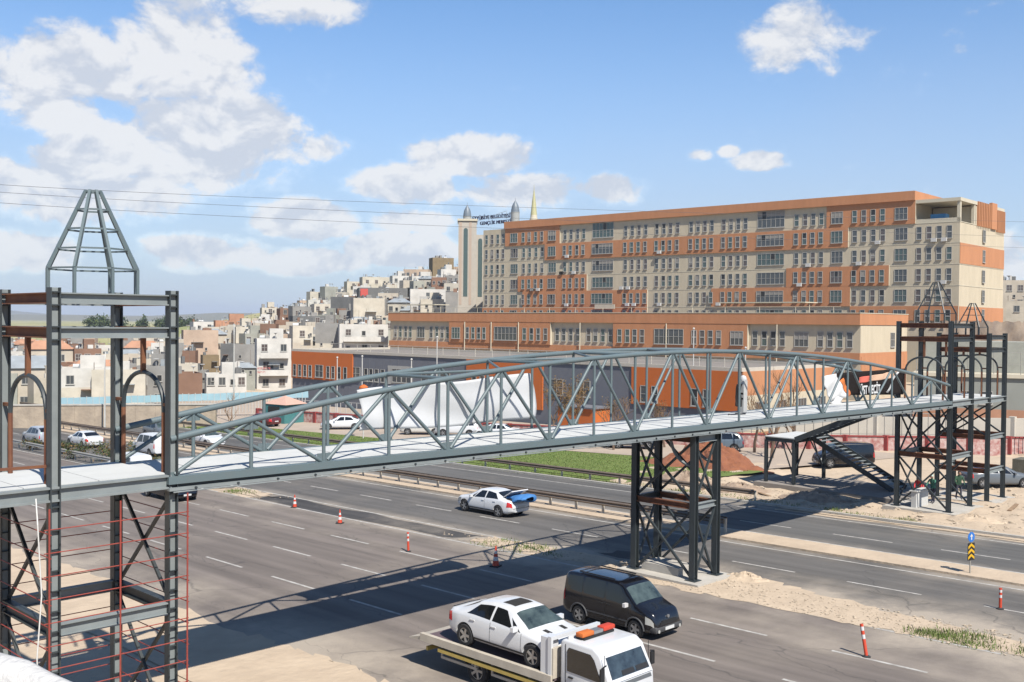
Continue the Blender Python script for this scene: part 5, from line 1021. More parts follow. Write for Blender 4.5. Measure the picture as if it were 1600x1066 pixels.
# building-site leftovers by the stair and the towers
M_wood = mat('weathered_timber', (.30, .20, .12), .9, .3, 2.5, stretch=(1, .2, 1)); rd = random.Random(12)
for x, y, a, L_, l in ((58.6, 39.5, .3, 3.2, 'long weathered plank lying by the verge below the landing'), (59.4, 36.0, 1.1, 2.4, 'short plank across the rubble before the stair'), (60.2, 33.4, .6, 2.8, 'plank leaning on the rubble nearest the first far tower'), (64.9, 22.2, .15, 2.2, 'plank on the sand beside the outermost tower')):
    z = plot_z(x, y); t = thing('plank', l, 'plank', (x, y, z)); MB().bar((x-L_/2*math.cos(a), y-L_/2*math.sin(a), z+.06), (x+L_/2*math.cos(a), y+L_/2*math.sin(a), z+.14), .22, .05).build('board', M_wood, t)
def mound(name, x, y, rx, ry, h, m, label, seed):
    r = random.Random(seed); nz = [[r.uniform(-1, 1) for _ in range(29)] for _ in range(12)]; z = plot_z(x, y)-.05; b = MB()
    b.grid(lambda u, v: (x+rx*v*math.cos(u*6.2832)*(1+.2*math.sin(u*19)), y+ry*v*math.sin(u*6.2832)*(1+.15*math.sin(u*25)), z+h*max(0, 1-v*v)*(1+.3*math.sin(u*12.6)*v)+h*.30*nz[int(v*10.9)][int(u*28) % 28]*(v < .95)), 28, 10)
    tag(b.build(name, m, None, smooth=45), label, 'rubble heap')
M_rub2 = mat('mixed_rubble', (.40, .31, .23), .95, 0, 2.2, col2=(.20, .135, .095), bump=.9, bscale=7, detail=9)
for i, (x, y, rx, ry, h, l) in enumerate(((59.0, 41.5, 1.5, 2.4, .6, 'broken rubble heap at the lawn corner left of the landing'), (59.8, 37.6, 1.3, 2.2, .5, 'low rubble heap in front of the stair landing legs'), (60.0, 32.2, 1.5, 2.4, .45, 'low dark spoil heap in the bridge shadow before the stair'), (59.6, 22.4, 1.0, 1.6, .3, 'small pale spoil heap before the first far tower'), (37.4, 23.2, .7, 1.0, .22, 'small heap of pale fill beside the pier footing'))): mound('rubble_heap', x, y, rx, ry, h, M_rub2 if i < 3 else M_sand, l, 60+i)
# ---------------------------------------------------------------- vehicles
def paint(name, col, rough=.28): return mat('car_paint_'+name, col, rough, .03, 1.0, spec=.5, coat=.5)
M_tyre = mat('tyre_rubber', (.022, .022, .023), .85, .2, 8); M_rim = mat('alloy_rim', (.42, .42, .42), .35, .05, metal=.7); M_cglass = glass('car_glass', (.006, .007, .008), .05); M_wsc = mat('windscreen_with_reflections', (.085, .115, .11), .06, 0, 2.2, col2=(.014, .022, .024), spec=.6, detail=3)  # windscreen: mottled tones paint in reflections and the dashboard behind
M_lamp = glass('headlamp', (.30, .30, .28), .12); M_tail = glass('tail_lamp', (.42, .02, .02), .15); M_blk = mat('black_trim', (.018, .018, .019), .55, .05); M_plate = mat('number_plate', (.72, .72, .70), .5)
def wheel_meshes(r, w):
    ty = MB(); prof = [(r*.66, -w/2), (r*.93, -w/2), (r, -w*.34), (r, w*.34), (r*.93, w/2), (r*.66, w/2)]; n = 24
    ty.add([(rr*math.cos(2*math.pi*k/n), y, rr*math.sin(2*math.pi*k/n)) for rr, y in prof for k in range(n)], [(i*n+k, i*n+(k+1) % n, ((i+1) % 6)*n+(k+1) % n, ((i+1) % 6)*n+k) for i in range(6) for k in range(n)])
    ri = MB(); ri.tube((0, -w*.30, 0), (0, w*.30, 0), r*.665, 20, mi=1)
    for s in (-1, 1):
        for k in range(5):
            a = 2*math.pi*k/5; ri.bar((math.cos(a)*.05, s*w*.38, math.sin(a)*.05), (math.cos(a)*r*.62, s*w*.42, math.sin(a)*r*.62), .075, .03, (0, 1, 0))
        ri.tube((0, s*w*.3, 0), (0, s*w*.44, 0), .06, 10)
        q = [(r*.66*math.cos(2*math.pi*k/20), s*w*.43, r*.66*math.sin(2*math.pi*k/20)) for k in range(20)]+[(r*.59*math.cos(2*math.pi*k/20), s*w*.43, r*.59*math.sin(2*math.pi*k/20)) for k in range(20)]
        ri.add(q, [(k, (k+1) % 20, 20+(k+1) % 20, 20+k) for k in range(20)])
    return ty.mesh('tyre', M_tyre, smooth=True, fix=True), ri.mesh('rim', [M_rim, M_blk], smooth=True)
class Car:
    """body surface from profile curves along the length: S(x, s) with s = 0 sill centre ... 5 belt ... 7 roof edge ... 9 roof centre"""
    def __init__(c, top, belt, hw, rw, zb, ax, r, sm=5):
        c.c = [np.array(q, float) for q in (top, belt, hw, rw, zb)]; c.ax = ax; c.r = r; c.x0 = c.c[0][0, 0]; c.x1 = c.c[0][-1, 0]
        xs = np.linspace(c.x0, c.x1, 161); k = np.ones(sm)/sm; c.xs = xs; c.t = []
        for q in c.c: y = np.interp(xs, q[:, 0], q[:, 1]); c.t.append(np.convolve(np.pad(y, sm//2, mode='edge'), k, 'valid'))
    def ring(c, x):
        tp, bl, w, rw, zb = [float(np.interp(x, c.xs, q)) for q in c.t]; bl = min(bl, tp-.04); m = zb+(bl-zb)*.55
        return [(0, zb), (w*.84, zb), (w*.97, zb+.09), (w, zb+.22), (w*1.0, m), (w*.972, bl), ((w*.972*.5+rw*.5), bl*.45+(tp-.05)*.55), (rw, tp-.05*min(1, (tp-bl)*3)), (rw*.8, tp-.012), (0, tp)]
    def S(c, x, s, sg=1, off=0.0):
        r = c.ring(x); i = min(8, int(s)); f = s-i; y = r[i][0]*(1-f)+r[i+1][0]*f; z = r[i][1]*(1-f)+r[i+1][1]*f; p = Vector((x, sg*y, z))
        if off:
            e = .02; a = c.S(min(x+e, c.x1), s, sg)-c.S(max(x-e, c.x0), s, sg); b = c.S(x, min(s+.05, 9), sg)-c.S(x, max(s-.05, 0), sg); n = a.cross(b)
            if n.length > 1e-9:
                n.normalize(); ctr = Vector((x, 0, .8))
                if n.dot(p-ctr) < 0: n = -n
                p = p+n*off
        return p
    def body(c, n=56):
        b = MB(); xs = [c.x0+(c.x1-c.x0)*(.5-.5*math.cos(math.pi*i/n)) if False else c.x0+(c.x1-c.x0)*i/n for i in range(n+1)]; vs = []
        for x in xs:
            r = c.ring(x); rg = [Vector((q[0], q[1])) for q in r]+[Vector((-q[0], q[1])) for q in r[8:0:-1]]; m_ = len(rg)
            for j in range(m_): p0, p1 = rg[j], rg[(j+1) % m_]; vs += [(x, *(p0*.82+p1*.18)), (x, *(p0*.18+p1*.82))]
        k = 36; fs = [(i*k+j, i*k+(j+1) % k, (i+1)*k+(j+1) % k, (i+1)*k+j) for i in range(n) for j in range(k)]; fs += [tuple(range(k)), tuple(range(n*k+k-1, n*k-1, -1))]
        b.add(vs, fs); return b
    def patch(c, q, sg=1, off=.006, nu=10, nv=5):
        """q = four (x, s) corners, bilinear on the surface"""
        b = MB(); b.grid(lambda u, v: c.S((q[0][0]*(1-u)+q[1][0]*u)*(1-v)+(q[3][0]*(1-u)+q[2][0]*u)*v, (q[0][1]*(1-u)+q[1][1]*u)*(1-v)+(q[3][1]*(1-u)+q[2][1]*u)*v, sg, off), nu, nv); return b
    def top(c, xa, xb, s0=7.25, off=.006, n=10, sb=None):
        """sheet across the roof side (windscreen, rear window) from xa to xb"""
        sb = s0 if sb is None else sb; b = MB(); b.grid(lambda u, v: c.S(xa+(xb-xa)*u, 9-abs(1-2*v)*(9-(s0+(sb-s0)*u)), 1 if v >= .5 else -1, off), n, 12); return b
def cut_arches(me, car, w=2.4):
    cut = MB()
    for x in car.ax:
        for s in (-1, 1): cut.tube((x, s*.56, car.r), (x, s*1.3, car.r), car.r*1.17, 26)
    cm = bpy.data.meshes.new('c'); cm.from_pydata([tuple(v) for v in cut.v], [], cut.f); bmm = bmesh.new(); bmm.from_mesh(cm); bmesh.ops.recalc_face_normals(bmm, faces=bmm.faces); bmm.to_mesh(cm); bmm.free(); cm.materials.append(M_blk)
    bmm = bmesh.new(); bmm.from_mesh(me); bmesh.ops.recalc_face_normals(bmm, faces=bmm.faces); bmm.to_mesh(me); bmm.free()
    a = bpy.data.objects.new('a', me); b = bpy.data.objects.new('b', cm); COL.objects.link(a); COL.objects.link(b)
    md = a.modifiers.new('cut', 'BOOLEAN'); md.operation = 'DIFFERENCE'; md.object = b; md.solver = 'EXACT'; md.material_mode = 'TRANSFER'
    bpy.context.view_layer.update(); dg = bpy.context.evaluated_depsgraph_get(); out = bpy.data.meshes.new_from_object(a.evaluated_get(dg), depsgraph=dg)
    bpy.data.objects.remove(a); bpy.data.objects.remove(b); out.polygons.foreach_set('use_smooth', [True]*len(out.polygons)); out.set_sharp_from_angle(angle=R(52)); return out
SED = Car([(-2.26, .62), (-2.22, .92), (-2.1, 1.0), (-1.72, 1.04), (-1.0, 1.36), (-.5, 1.42), (.1, 1.42), (.45, 1.37), (1.2, .97), (1.9, .86), (2.14, .76), (2.26, .52)],
          [(-2.26, .6), (-2.2, .86), (-1.6, .95), (0, .90), (1.1, .86), (2.0, .74), (2.26, .48)], [(-2.26, .62), (-2.12, .80), (-1.7, .885), (-.6, .91), (1.0, .91), (1.7, .88), (2.1, .76), (2.26, .58)],
          [(-2.26, .55), (-2.0, .70), (-1.6, .62), (-.9, .56), (.3, .58), (.9, .66), (1.2, .74), (2.0, .66), (2.26, .5)], [(-2.26, .36), (-1.9, .22), (1.9, .2), (2.26, .26)], (-1.32, 1.42), .33)
VAN = Car([(-2.18, 1.0), (-2.15, 1.70), (-2.05, 1.80), (-1.2, 1.84), (.42, 1.83), (.74, 1.75), (1.36, 1.20), (1.52, 1.14), (1.98, .99), (2.14, .82), (2.2, .55)],
          [(-2.18, .95), (-2.1, 1.1), (.4, 1.05), (1.3, .97), (2.0, .84), (2.2, .5)], [(-2.18, .80), (-2.05, .87), (-1.4, .90), (1.2, .90), (1.8, .86), (2.1, .76), (2.2, .66)],
          [(-2.18, .70), (-1.9, .73), (.4, .72), (.9, .74), (1.4, .78), (2.0, .70), (2.2, .6)], [(-2.18, .34), (-1.9, .24), (1.9, .23), (2.2, .28)], (-1.32, 1.34), .33)
SUV = Car([(-2.15, .8), (-2.1, 1.2), (-1.8, 1.55), (-1.3, 1.68), (.2, 1.68), (.5, 1.6), (1.15, 1.12), (1.9, 1.0), (2.12, .85), (2.2, .6)],
          [(-2.15, .78), (-2.0, 1.05), (0, 1.0), (1.1, .98), (2.0, .88), (2.2, .55)], [(-2.15, .72), (-1.9, .88), (-.5, .92), (1.2, .92), (1.9, .84), (2.2, .65)],
          [(-2.15, .64), (-1.7, .64), (.3, .64), (.9, .72), (1.2, .78), (2.0, .72), (2.2, .6)], [(-2.15, .4), (-1.9, .3), (1.9, .28), (2.2, .34)], (-1.3, 1.33), .35)
WM = {}
BODY = {}
def car(shape, kind, x, y, z, rz, col, label, group=None, extra=None, name=None, detail=True, wside=True):
    t = thing(name or {'sed': 'sedan_car', 'van': 'panel_van', 'suv': 'hatchback_car'}[kind], label, {'sed': 'car', 'van': 'van', 'suv': 'car'}[kind], (x, y, z), rz, group, local=True)
    if kind not in BODY: BODY[kind] = cut_arches(shape.body().mesh('body', [M_blk]), shape)
    me = BODY[kind].copy(); me.materials.clear(); me.materials.append(col); me.materials.append(M_blk); inst(me, 'body', t)
    if kind == 'sed':
        fw = shape.top(.52, 1.14, 7.15, .007, 10, 7.0); rwn = shape.top(-1.62, -1.02, 7.1, .007, 8, 7.1); sides = [[(-.22, 5.25), (.62, 5.2), (.2, 6.75), (-.22, 6.8)], [(-1.28, 5.35), (-.30, 5.25), (-.30, 6.8), (-.92, 6.7)], [(.68, 5.2), (.95, 5.15), (.7, 5.9), (.46, 6.3)]]
    elif kind == 'van':
        fw = shape.top(.80, 1.34, 7.1, .007, 10, 6.9); rwn = shape.patch([(-2.165, 6), (-2.165, 6), (-2.165, 6), (-2.165, 6)]); sides = [[(-.02, 5.2), (1.0, 5.15), (.58, 6.75), (-.02, 6.8)]]+([[(-1.1, 5.2), (-.12, 5.2), (-.12, 6.8), (-1.1, 6.8)], [(-1.98, 5.25), (-1.2, 5.2), (-1.2, 6.8), (-1.9, 6.75)]] if wside else [])
    else:
        fw = shape.top(.56, 1.1, 7.15, .007, 10, 7.0); rwn = shape.top(-2.02, -1.5, 7.1, .007, 8, 7.1); sides = [[(-.2, 5.25), (.8, 5.2), (.35, 6.75), (-.2, 6.8)], [(-1.15, 5.25), (-.28, 5.25), (-.28, 6.8), (-1.1, 6.75)], [(-1.75, 5.4), (-1.23, 5.25), (-1.18, 6.7), (-1.6, 6.4)]]
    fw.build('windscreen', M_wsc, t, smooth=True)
    if kind != 'van': rwn.build('rear_window', M_cglass, t, smooth=True)
    for q in sides:
        for s in (-1, 1): shape.patch(q, s).build('side_window', M_cglass, t, smooth=True)
    L0, L1 = shape.x0, shape.x1
    for s in (-1, 1):
        shape.patch([(L1-.52, 4.3), (L1-.14, 3.9), (L1-.2, 4.85), (L1-.55, 5.0)] if kind != 'van' else [(L1-.42, 4.0), (L1-.10, 3.9), (L1-.13, 4.7), (L1-.44, 4.9)], s, .008, 8, 4).build('headlight', M_lamp, t, smooth=True)
        shape.patch([(L0+.03, 4.1), (L0+(.34 if kind == 'sed' else .14), 4.1), (L0+(.30 if kind == 'sed' else .12), 5.2), (L0+.06, 5.1)], s, .008, 8, 4).build('tail_light', M_tail, t, smooth=True)
        p = shape.S({'sed': .78, 'van': .95, 'suv': .85}[kind], 5.2, s); mb = MB().box((p.x, p.y+s*.10, p.z+.06), (.12, .2, .13)); mb.build('mirror', col if kind != 'van' else M_refl, t)
        shape.patch([(L0+.5 if kind != 'sed' else L0+.62, 2.05), (L1-.45, 2.05), (L1-.45, 2.5), (L0+.5 if kind != 'sed' else L0+.62, 2.5)], s, .004, 16, 2).build('sill_trim', M_blk, t, smooth=True) if detail else None
        if detail:
            for xd in ((-.26, .98) if kind != 'van' else (-.07, 1.0, -1.2)): shape.patch([(xd, 2.6), (xd+.012, 2.6), (xd+.012, 5.05), (xd, 5.05)], s, .004, 1, 8).build('door_seam', M_blk, t)
            for xd in ((-.12, -1.0) if kind != 'van' else (.1, -.25)): pt = shape.S(xd, 4.75, s); MB().box((pt.x, pt.y+s*.012, pt.z), (.2, .03, .03)).build('door_handle', M_blk if kind == 'van' else col, t)
    MB().box((L1-.015, 0, .42), (.05, .5, .11)).build('number_plate', M_plate, t); MB().box((L0+.01, 0, .62 if kind == 'sed' else .75), (.05, .5, .11)).build('number_plate', M_plate, t)
    if detail: MB().box((L1-.03, 0, .58 if kind == 'sed' else .64), (.05, .8, .12)).build('grille', M_blk, t); MB().box((L1-.03, 0, .30), (.06, 1.0, .08)).build('air_dam', M_blk, t)
    k = (shape.r,)
    if k not in WM: WM[k] = wheel_meshes(shape.r, .22)
    for xa in shape.ax:
        for s in (-1, 1): wv_ = inst(WM[k][0], 'wheel', t, (xa, s*(.80), shape.r)); inst(WM[k][1], 'rim', wv_)
    return t
C_white = paint('white', (.74, .75, .76)); C_black = paint('black', (.006, .006, .008), .18); C_silver = paint('silver', (.33, .35, .38)); C_grey = paint('grey', (.12, .135, .15)); C_maroon = paint('maroon', (.10, .02, .02)); C_blueg = paint('blue_grey', (.10, .13, .16)); C_beige = paint('pearl', (.62, .60, .55))
def bevel_mesh(mb, name, mats, off, seg=3):
    me = mb.mesh(name, mats); bm = bmesh.new(); bm.from_mesh(me); bmesh.ops.recalc_face_normals(bm, faces=bm.faces); bmesh.ops.bevel(bm, geom=list(bm.edges), offset=off, segments=seg, profile=.5, affect='EDGES'); bm.to_mesh(me); bm.free()
    me.polygons.foreach_set('use_smooth', [True]*len(me.polygons)); me.set_sharp_from_angle(angle=R(40)); return me
S_, N_ = R(-90), R(90)
# black van with roof rails
t = car(VAN, 'van', 28.35, 22.6, gl(22.6), S_, C_black, 'black delivery van driving beside the tow truck', wside=True)
for s in (-1, 1):
    VAN.patch([(-1.0, 3.35), (1.0, 3.35), (1.0, 3.6), (-1.0, 3.6)], s, .012, 8, 2).build('rub_strip', mat('grey_trim', (.06, .06, .062), .6), t)
    for xa in VAN.ax:
        b = MB(); b.path([(xa+.41*math.cos(a), s*.905, .33+.41*math.sin(a)) for a in np.linspace(.05, math.pi-.05, 14)], .035, 6); b.build('arch_trim', mat('grey_trim', (.1, .1, .1)), t, smooth=True)
    MB().bar((-1.5, s*.62, 1.86), (.2, s*.62, 1.85), .04, .04).build('roof_rail', M_blk, t)
inst(bevel_mesh(MB().b2((1.9, -.8, .30), (2.22, .8, .52)), 'bumper', mat('grey_trim', (.06, .06, .062), .6), .06, 2), 'bumper', t); MB().tube((2.13, 0, .80), (2.17, 0, .80), .06, 12).build('badge', M_rim, t); MB().b2((2.221, -.26, .36), (2.235, .26, .47)).build('number_plate', M_plate, t); MB().b2((2.12, -.5, .56), (2.205, .5, .66)).build('lower_grille', M_blk, t); [MB().tube((2.2, y, .37), (2.23, y, .37), .06, 10).build('fog_lamp', M_lamp, t) for y in (-.62, .62)]; MB().b2((-1.5, -.64, 1.865), (-1.44, .64, 1.885)).build('roof_bar', M_blk, t)
t.scale = (.93, .93, .95)
# white sedan with open boot, blue bundle sticking out
t = car(SED, 'sed', 41.2, 42.2, gl(42.2), N_, C_white, 'white sedan driving away with its boot lid open')
MB().bar((-1.5, 0, 1.12), (-2.15, 0, 1.5), 1.3, .05, (0, 0, 1)).build('boot_lid', C_white, t); MB().b2((-2.1, -.62, .96), (-1.66, .62, 1.045)).build('boot_opening', M_void, t)
M_bl = mat('blue_fabric', (.05, .19, .46), .8, .3, 3)
bx_ = MB()
def roll(u, v):
    a = v*6.2832; y = 40.6-1.3*u; rad = (.32+.05*math.sin(u*9+a)+.05*math.sin(a*3+u*5)+.03*math.sin(a*7))*(1 if .04 < u < .96 else .5); return (41.15+.1*math.sin(u*2)+rad*1.9*math.cos(a), y, gl(40)+1.0+.10*u+rad*.62*math.sin(a))
bx_.grid(roll, 14, 14); tag(bx_.build('bundle', M_bl, None, smooth=60), 'blue bundle sticking out of the open boot of white sedan', 'bundle')
# recovery truck
gy = gl(20); tx = 21.55; t = thing('tow_truck', 'white flatbed recovery truck with orange beacon bar', 'truck', (tx, 20.0, gy), S_, local=True)
M_tw = paint('truck_white', (.72, .73, .74), .35); M_bed = mat('worn_bed_steel', (.30, .25, .22), .7, .3, 1.5); M_bedw = mat('worn_cream_paint', (.55, .49, .40), .6, .3, 1.6); M_yel = mat('faded_yellow', (.52, .38, .10), .6, .2)
bed = MB(); bed.b2((-4.05, -1.0, .86), (1.3, 1.0, .93)); bed.build('bed', mat('bed_plate', (.13, .09, .10), .7, .3, 2.0), t)
for s in (-1, 1):
    MB().b2((-4.1, s*1.0-.07, .80), (1.3, s*1.0+.07, 1.02)).build('side_rail', M_bedw, t); MB().b2((-3.3, s*1.0-.05, .62), (1.2, s*1.0+.05, .72)).build('rub_rail', M_yel, t)
    for xa in (-3.25, -1.1): MB().b2((xa, s*.93-.03, .42), (xa+1.55, s*.93+.03, .50)).build('side_guard', M_bedw, t); [MB().b2((xa+q, s*.93-.025, .5), (xa+q+.06, s*.93+.025, .86)).build('guard_hanger', M_bedw, t) for q in (0, 1.45)]
b = MB(); b.add([(-4.75, -.95, .74), (-4.75, .95, .74), (-4.05, 1.0, .93), (-4.05, -1.0, .93), (-4.75, -.95, .70), (-4.75, .95, .70), (-4.05, 1.0, .80), (-4.05, -1.0, .80)], [(0, 1, 2, 3), (7, 6, 5, 4), (0, 4, 5, 1), (1, 5, 6, 2), (2, 6, 7, 3), (3, 7, 4, 0)]); b.build('loading_ramp', M_bedw, t)
MB().b2((-3.9, -.35, .45), (3.2, .35, .8)).build('chassis', M_blk, t); MB().b2((-4.0, -.9, .48), (-3.92, .9, .60)).build('rear_bumper', M_yel, t)
CABX = -0.36
_kids0 = set(t.children)
# headboard with red diagonal stripes
MB().b2((1.6, -1.0, .93), (1.68, 1.0, 1.75)).build('headboard', M_bedw, t)
for i in range(6): b = MB(); y = -.9+.33*i; b.add([(1.594, y, .98), (1.594, y+.13, .98), (1.594, y+.30, 1.7), (1.594, y+.17, 1.7)], [(0, 1, 2, 3)]); b.build('red_stripe', M_tail if False else mat('red_tape', (.5, .05, .05), .6), t)
cabp = [(1.85, .62), (3.62, .55), (3.74, .72), (3.70, 1.22), (3.34, 1.90), (3.12, 2.04), (1.95, 2.06), (1.85, 1.98)]
cabp = [(x if x < 3 else x-.12, z) for x, z in cabp]
inst(bevel_mesh(MB().extr(cabp, -.92, .92, 'y'), 'cab', M_tw, .07), 'cab', t)
def onface(a, c, inset, y0, y1, off, name, m, ext=.012):
    """plate lying on the cab front between two profile points"""
    d = Vector((c[0]-a[0], 0, c[1]-a[1])); L_ = d.length; d.normalize(); n = Vector((-d.z, 0, d.x)); n = n if n.x > 0 else -n
    p, q = Vector((a[0], 0, a[1]))+d*inset[0]+n*off, Vector((a[0], 0, a[1]))+d*(L_-inset[1])+n*off; b = MB()
    b.add([p+Vector((0, y0, 0)), p+Vector((0, y1, 0)), q+Vector((0, y1*.95, 0)), q+Vector((0, y0*.95, 0))]+[v+n*ext for v in (p+Vector((0, y0, 0)), p+Vector((0, y1, 0)), q+Vector((0, y1*.95, 0)), q+Vector((0, y0*.95, 0)))], [(3, 2, 1, 0), (4, 5, 6, 7), (0, 1, 5, 4), (1, 2, 6, 5), (2, 3, 7, 6), (3, 0, 4, 7)]); return b.build(name, m, t, fix=True)
onface((3.58, 1.22), (3.22, 1.90), (.10, .10), -.78, .78, .002, 'windscreen', mat('truck_glass_with_reflections', (.05, .07, .085), .06, 0, 3.0, col2=(.012, .016, .022), spec=.6, detail=3))  # reflections mottled into the windscreen colour
onface((3.62, .72), (3.58, 1.22), (.36, .04), -.8, .8, .002, 'grille_band', mat('grille_grey', (.12, .13, .14), .5)); onface((3.62, .72), (3.58, 1.22), (.1, .3), -.2, .2, .002, 'number_plate', M_plate)
for s in (-1, 1):
    onface((3.62, .72), (3.58, 1.22), (.04, .34), min(s*.5, s*.82), max(s*.5, s*.82), .003, 'headlight', M_lamp)
    y = s*.925; dp_ = [(2.12, 1.25), (3.30, 1.20), (3.05, 1.74), (2.92, 1.86), (2.18, 1.88), (2.12, 1.80)]; MB().extr(dp_, min(y, y+s*.012), max(y, y+s*.012), 'y').build('side_window', M_cglass, t, fix=True)
    dd = MB(); [dd.b2((x, min(y-s*.004, y+s*.006), .7), (x+.014, max(y-s*.004, y+s*.006), 1.95)) for x in (2.05, 3.38)]; dd.build('door_seam', M_blk, t); MB().box((2.25, y+s*.02, 1.1), (.16, .03, .04)).build('door_handle', M_blk, t)
    MB().b2((3.40, min(s*.98, s*1.13), 1.30), (3.45, max(s*.98, s*1.13), 1.64)).build('mirror', M_blk, t); MB().bar((3.45, s*.92, 1.7), (3.45, s*1.1, 1.66), .03, .03).build('mirror_arm', M_blk, t)
    MB().b2((1.5, s*.98-.04, .93), (1.62, s*.98+.04, 1.95)).build('rack_post', M_tw, t)
MB().b2((1.5, -1.02, 1.95), (1.62, 1.02, 2.05)).build('rack_bar', M_tw, t)
MB().b2((1.2, -.98, .93), (1.5, -.6, 2.0)).build('tool_locker', M_tw, t)
MB().b2((2.15, -.62, 2.06), (2.45, .62, 2.12)).build('beacon_base', M_blk, t)
for y0, y1, m in ((-.68, -.2, M_orange2), (.2, .68, mat('red_beacon', (.55, .06, .03), .4))): inst(bevel_mesh(MB().b2((2.18, y0, 2.125), (2.44, y1, 2.25)), 'beacon', m, .03, 2), 'beacon', t)
MB().b2((2.18, -.19, 2.125), (2.42, .19, 2.21)).build('beacon_centre', M_rim, t)
MB().b2((2.05, -.84, 2.05), (2.09, .84, 2.14)).build('roof_deflector', M_tw, t)
for o_ in set(t.children)-_kids0: o_.location.x += CABX
for y in (-.35, .25): onface((3.58+CABX, 1.22), (3.22+CABX, 1.90), (.12, .52), y, y+.5, .016, 'wiper', M_blk, .01)
onface((3.58+CABX, 1.22), (3.22+CABX, 1.90), (.0, .70), -.84, .84, .018, 'scuttle_panel', M_tw, .012)
tw_, rmw = wheel_meshes(.40, .25)
for xa in (-1.75, 2.4):
    for s in (-1, 1): w_ = inst(tw_, 'wheel', t, (xa, s*.80, .40)); inst(rmw, 'rim', w_)
    MB().extr([(xa-.5, .45), (xa-.42, .74), (xa-.2, .86), (xa+.2, .86), (xa+.42, .74), (xa+.5, .45), (xa+.46, .45), (xa+.38, .70), (xa+.18, .82), (xa-.18, .82), (xa-.38, .70), (xa-.46, .45)], -.94, .94, 'y').build('mudguard', M_blk, t, fix=True)
# white saloon riding on the bed
t = car(SED, 'sed', 21.62, 21.05, gy+.945, S_, C_white, 'white saloon with sunroof loaded on the flatbed truck')
SED.top(-.25, .25, 8.2, .006, 5).build('sunroof', M_void, t); SED.top(-2.2, -2.05, 7.4, .03, 4).build('boot_spoiler', C_white, t)
for s in (-1, 1): SED.patch([(1.35, 8.3), (1.6, 8.3), (1.6, 8.55), (1.35, 8.55)], s, .008, 4, 2).build('bonnet_vent', M_void, t)
SED.patch([(2.1, 2.4), (2.24, 2.2), (2.24, 3.0), (2.12, 3.2)], -1, .008).build('bumper_intake', M_void, t); SED.patch([(2.1, 2.4), (2.24, 2.2), (2.24, 3.0), (2.12, 3.2)], 1, .008).build('bumper_intake', M_void, t)
# traffic on the far stretch and cars in the yard
for shp, k, x, y, rz, c, l in ((VAN, 'van', 40.9, 83.0, N_, C_white, 'white minibus seen from behind between the tower columns'), (VAN, 'van', 33.0, 70.5, N_, C_white, 'white van roof showing just over the near deck'),
        (SED, 'sed', 31.0, 60.5, S_, C_black, 'dark car hidden under the near end of the bridge deck'), (SUV, 'suv', 37.6, 98.5, N_, C_silver, 'silver car seen through the left arch of the near tower'), (SED, 'sed', 39.7, 93.4, N_, C_white, 'white saloon following the silver car at left'),
        (SUV, 'suv', 47.9, 95.5, S_, C_grey, 'dark car beyond the central rail left of near tower'), (SED, 'sed', 46.2+1.5, 86.2, S_, C_white, 'white car just right of the near tower column'),
        (SED, 'sed', 65.6, 90.0, R(140), C_white, 'white car parked at left of the yard by the lawn'), (SED, 'sed', 61.8, 99.5, R(100), C_maroon, 'maroon car parked at far left of the yard'), (SED, 'sed', 67.8, 79.5, R(130), C_beige, 'pearl white car parked below the white banner'),
        (SUV, 'suv', 69.0, 75.6, R(125), C_white, 'white car parked next to the pearl car in yard'), (SED, 'sed', 70.2, 71.5, R(118), C_white, 'third pale car in the parked row of the yard'), (SED, 'sed', 71.3, 60.0, R(120), C_white, 'white car parked behind the lawn left of the pier'),
        (SUV, 'suv', 72.5, 56.5, R(120), C_grey, 'dark car parked beside the white one behind the pier'), (SUV, 'suv', 75.6, 50.0, R(130), C_blueg, 'dark blue car half hidden by the earth heap'), (VAN, 'van', 74.4, 37.9, R(140), C_black, 'black pickup van parked behind the stair landing'),
        (SED, 'sed', 72.6, 25.9, R(-45), C_grey, 'dark grey saloon parked behind the outermost tower')):
    car(shp, k, x, y, (gl(y)+.004 if x < 56 else plot_z(x, y)+.02 if y < 40 else gl(y)+.06), rz, c, l, detail=False)

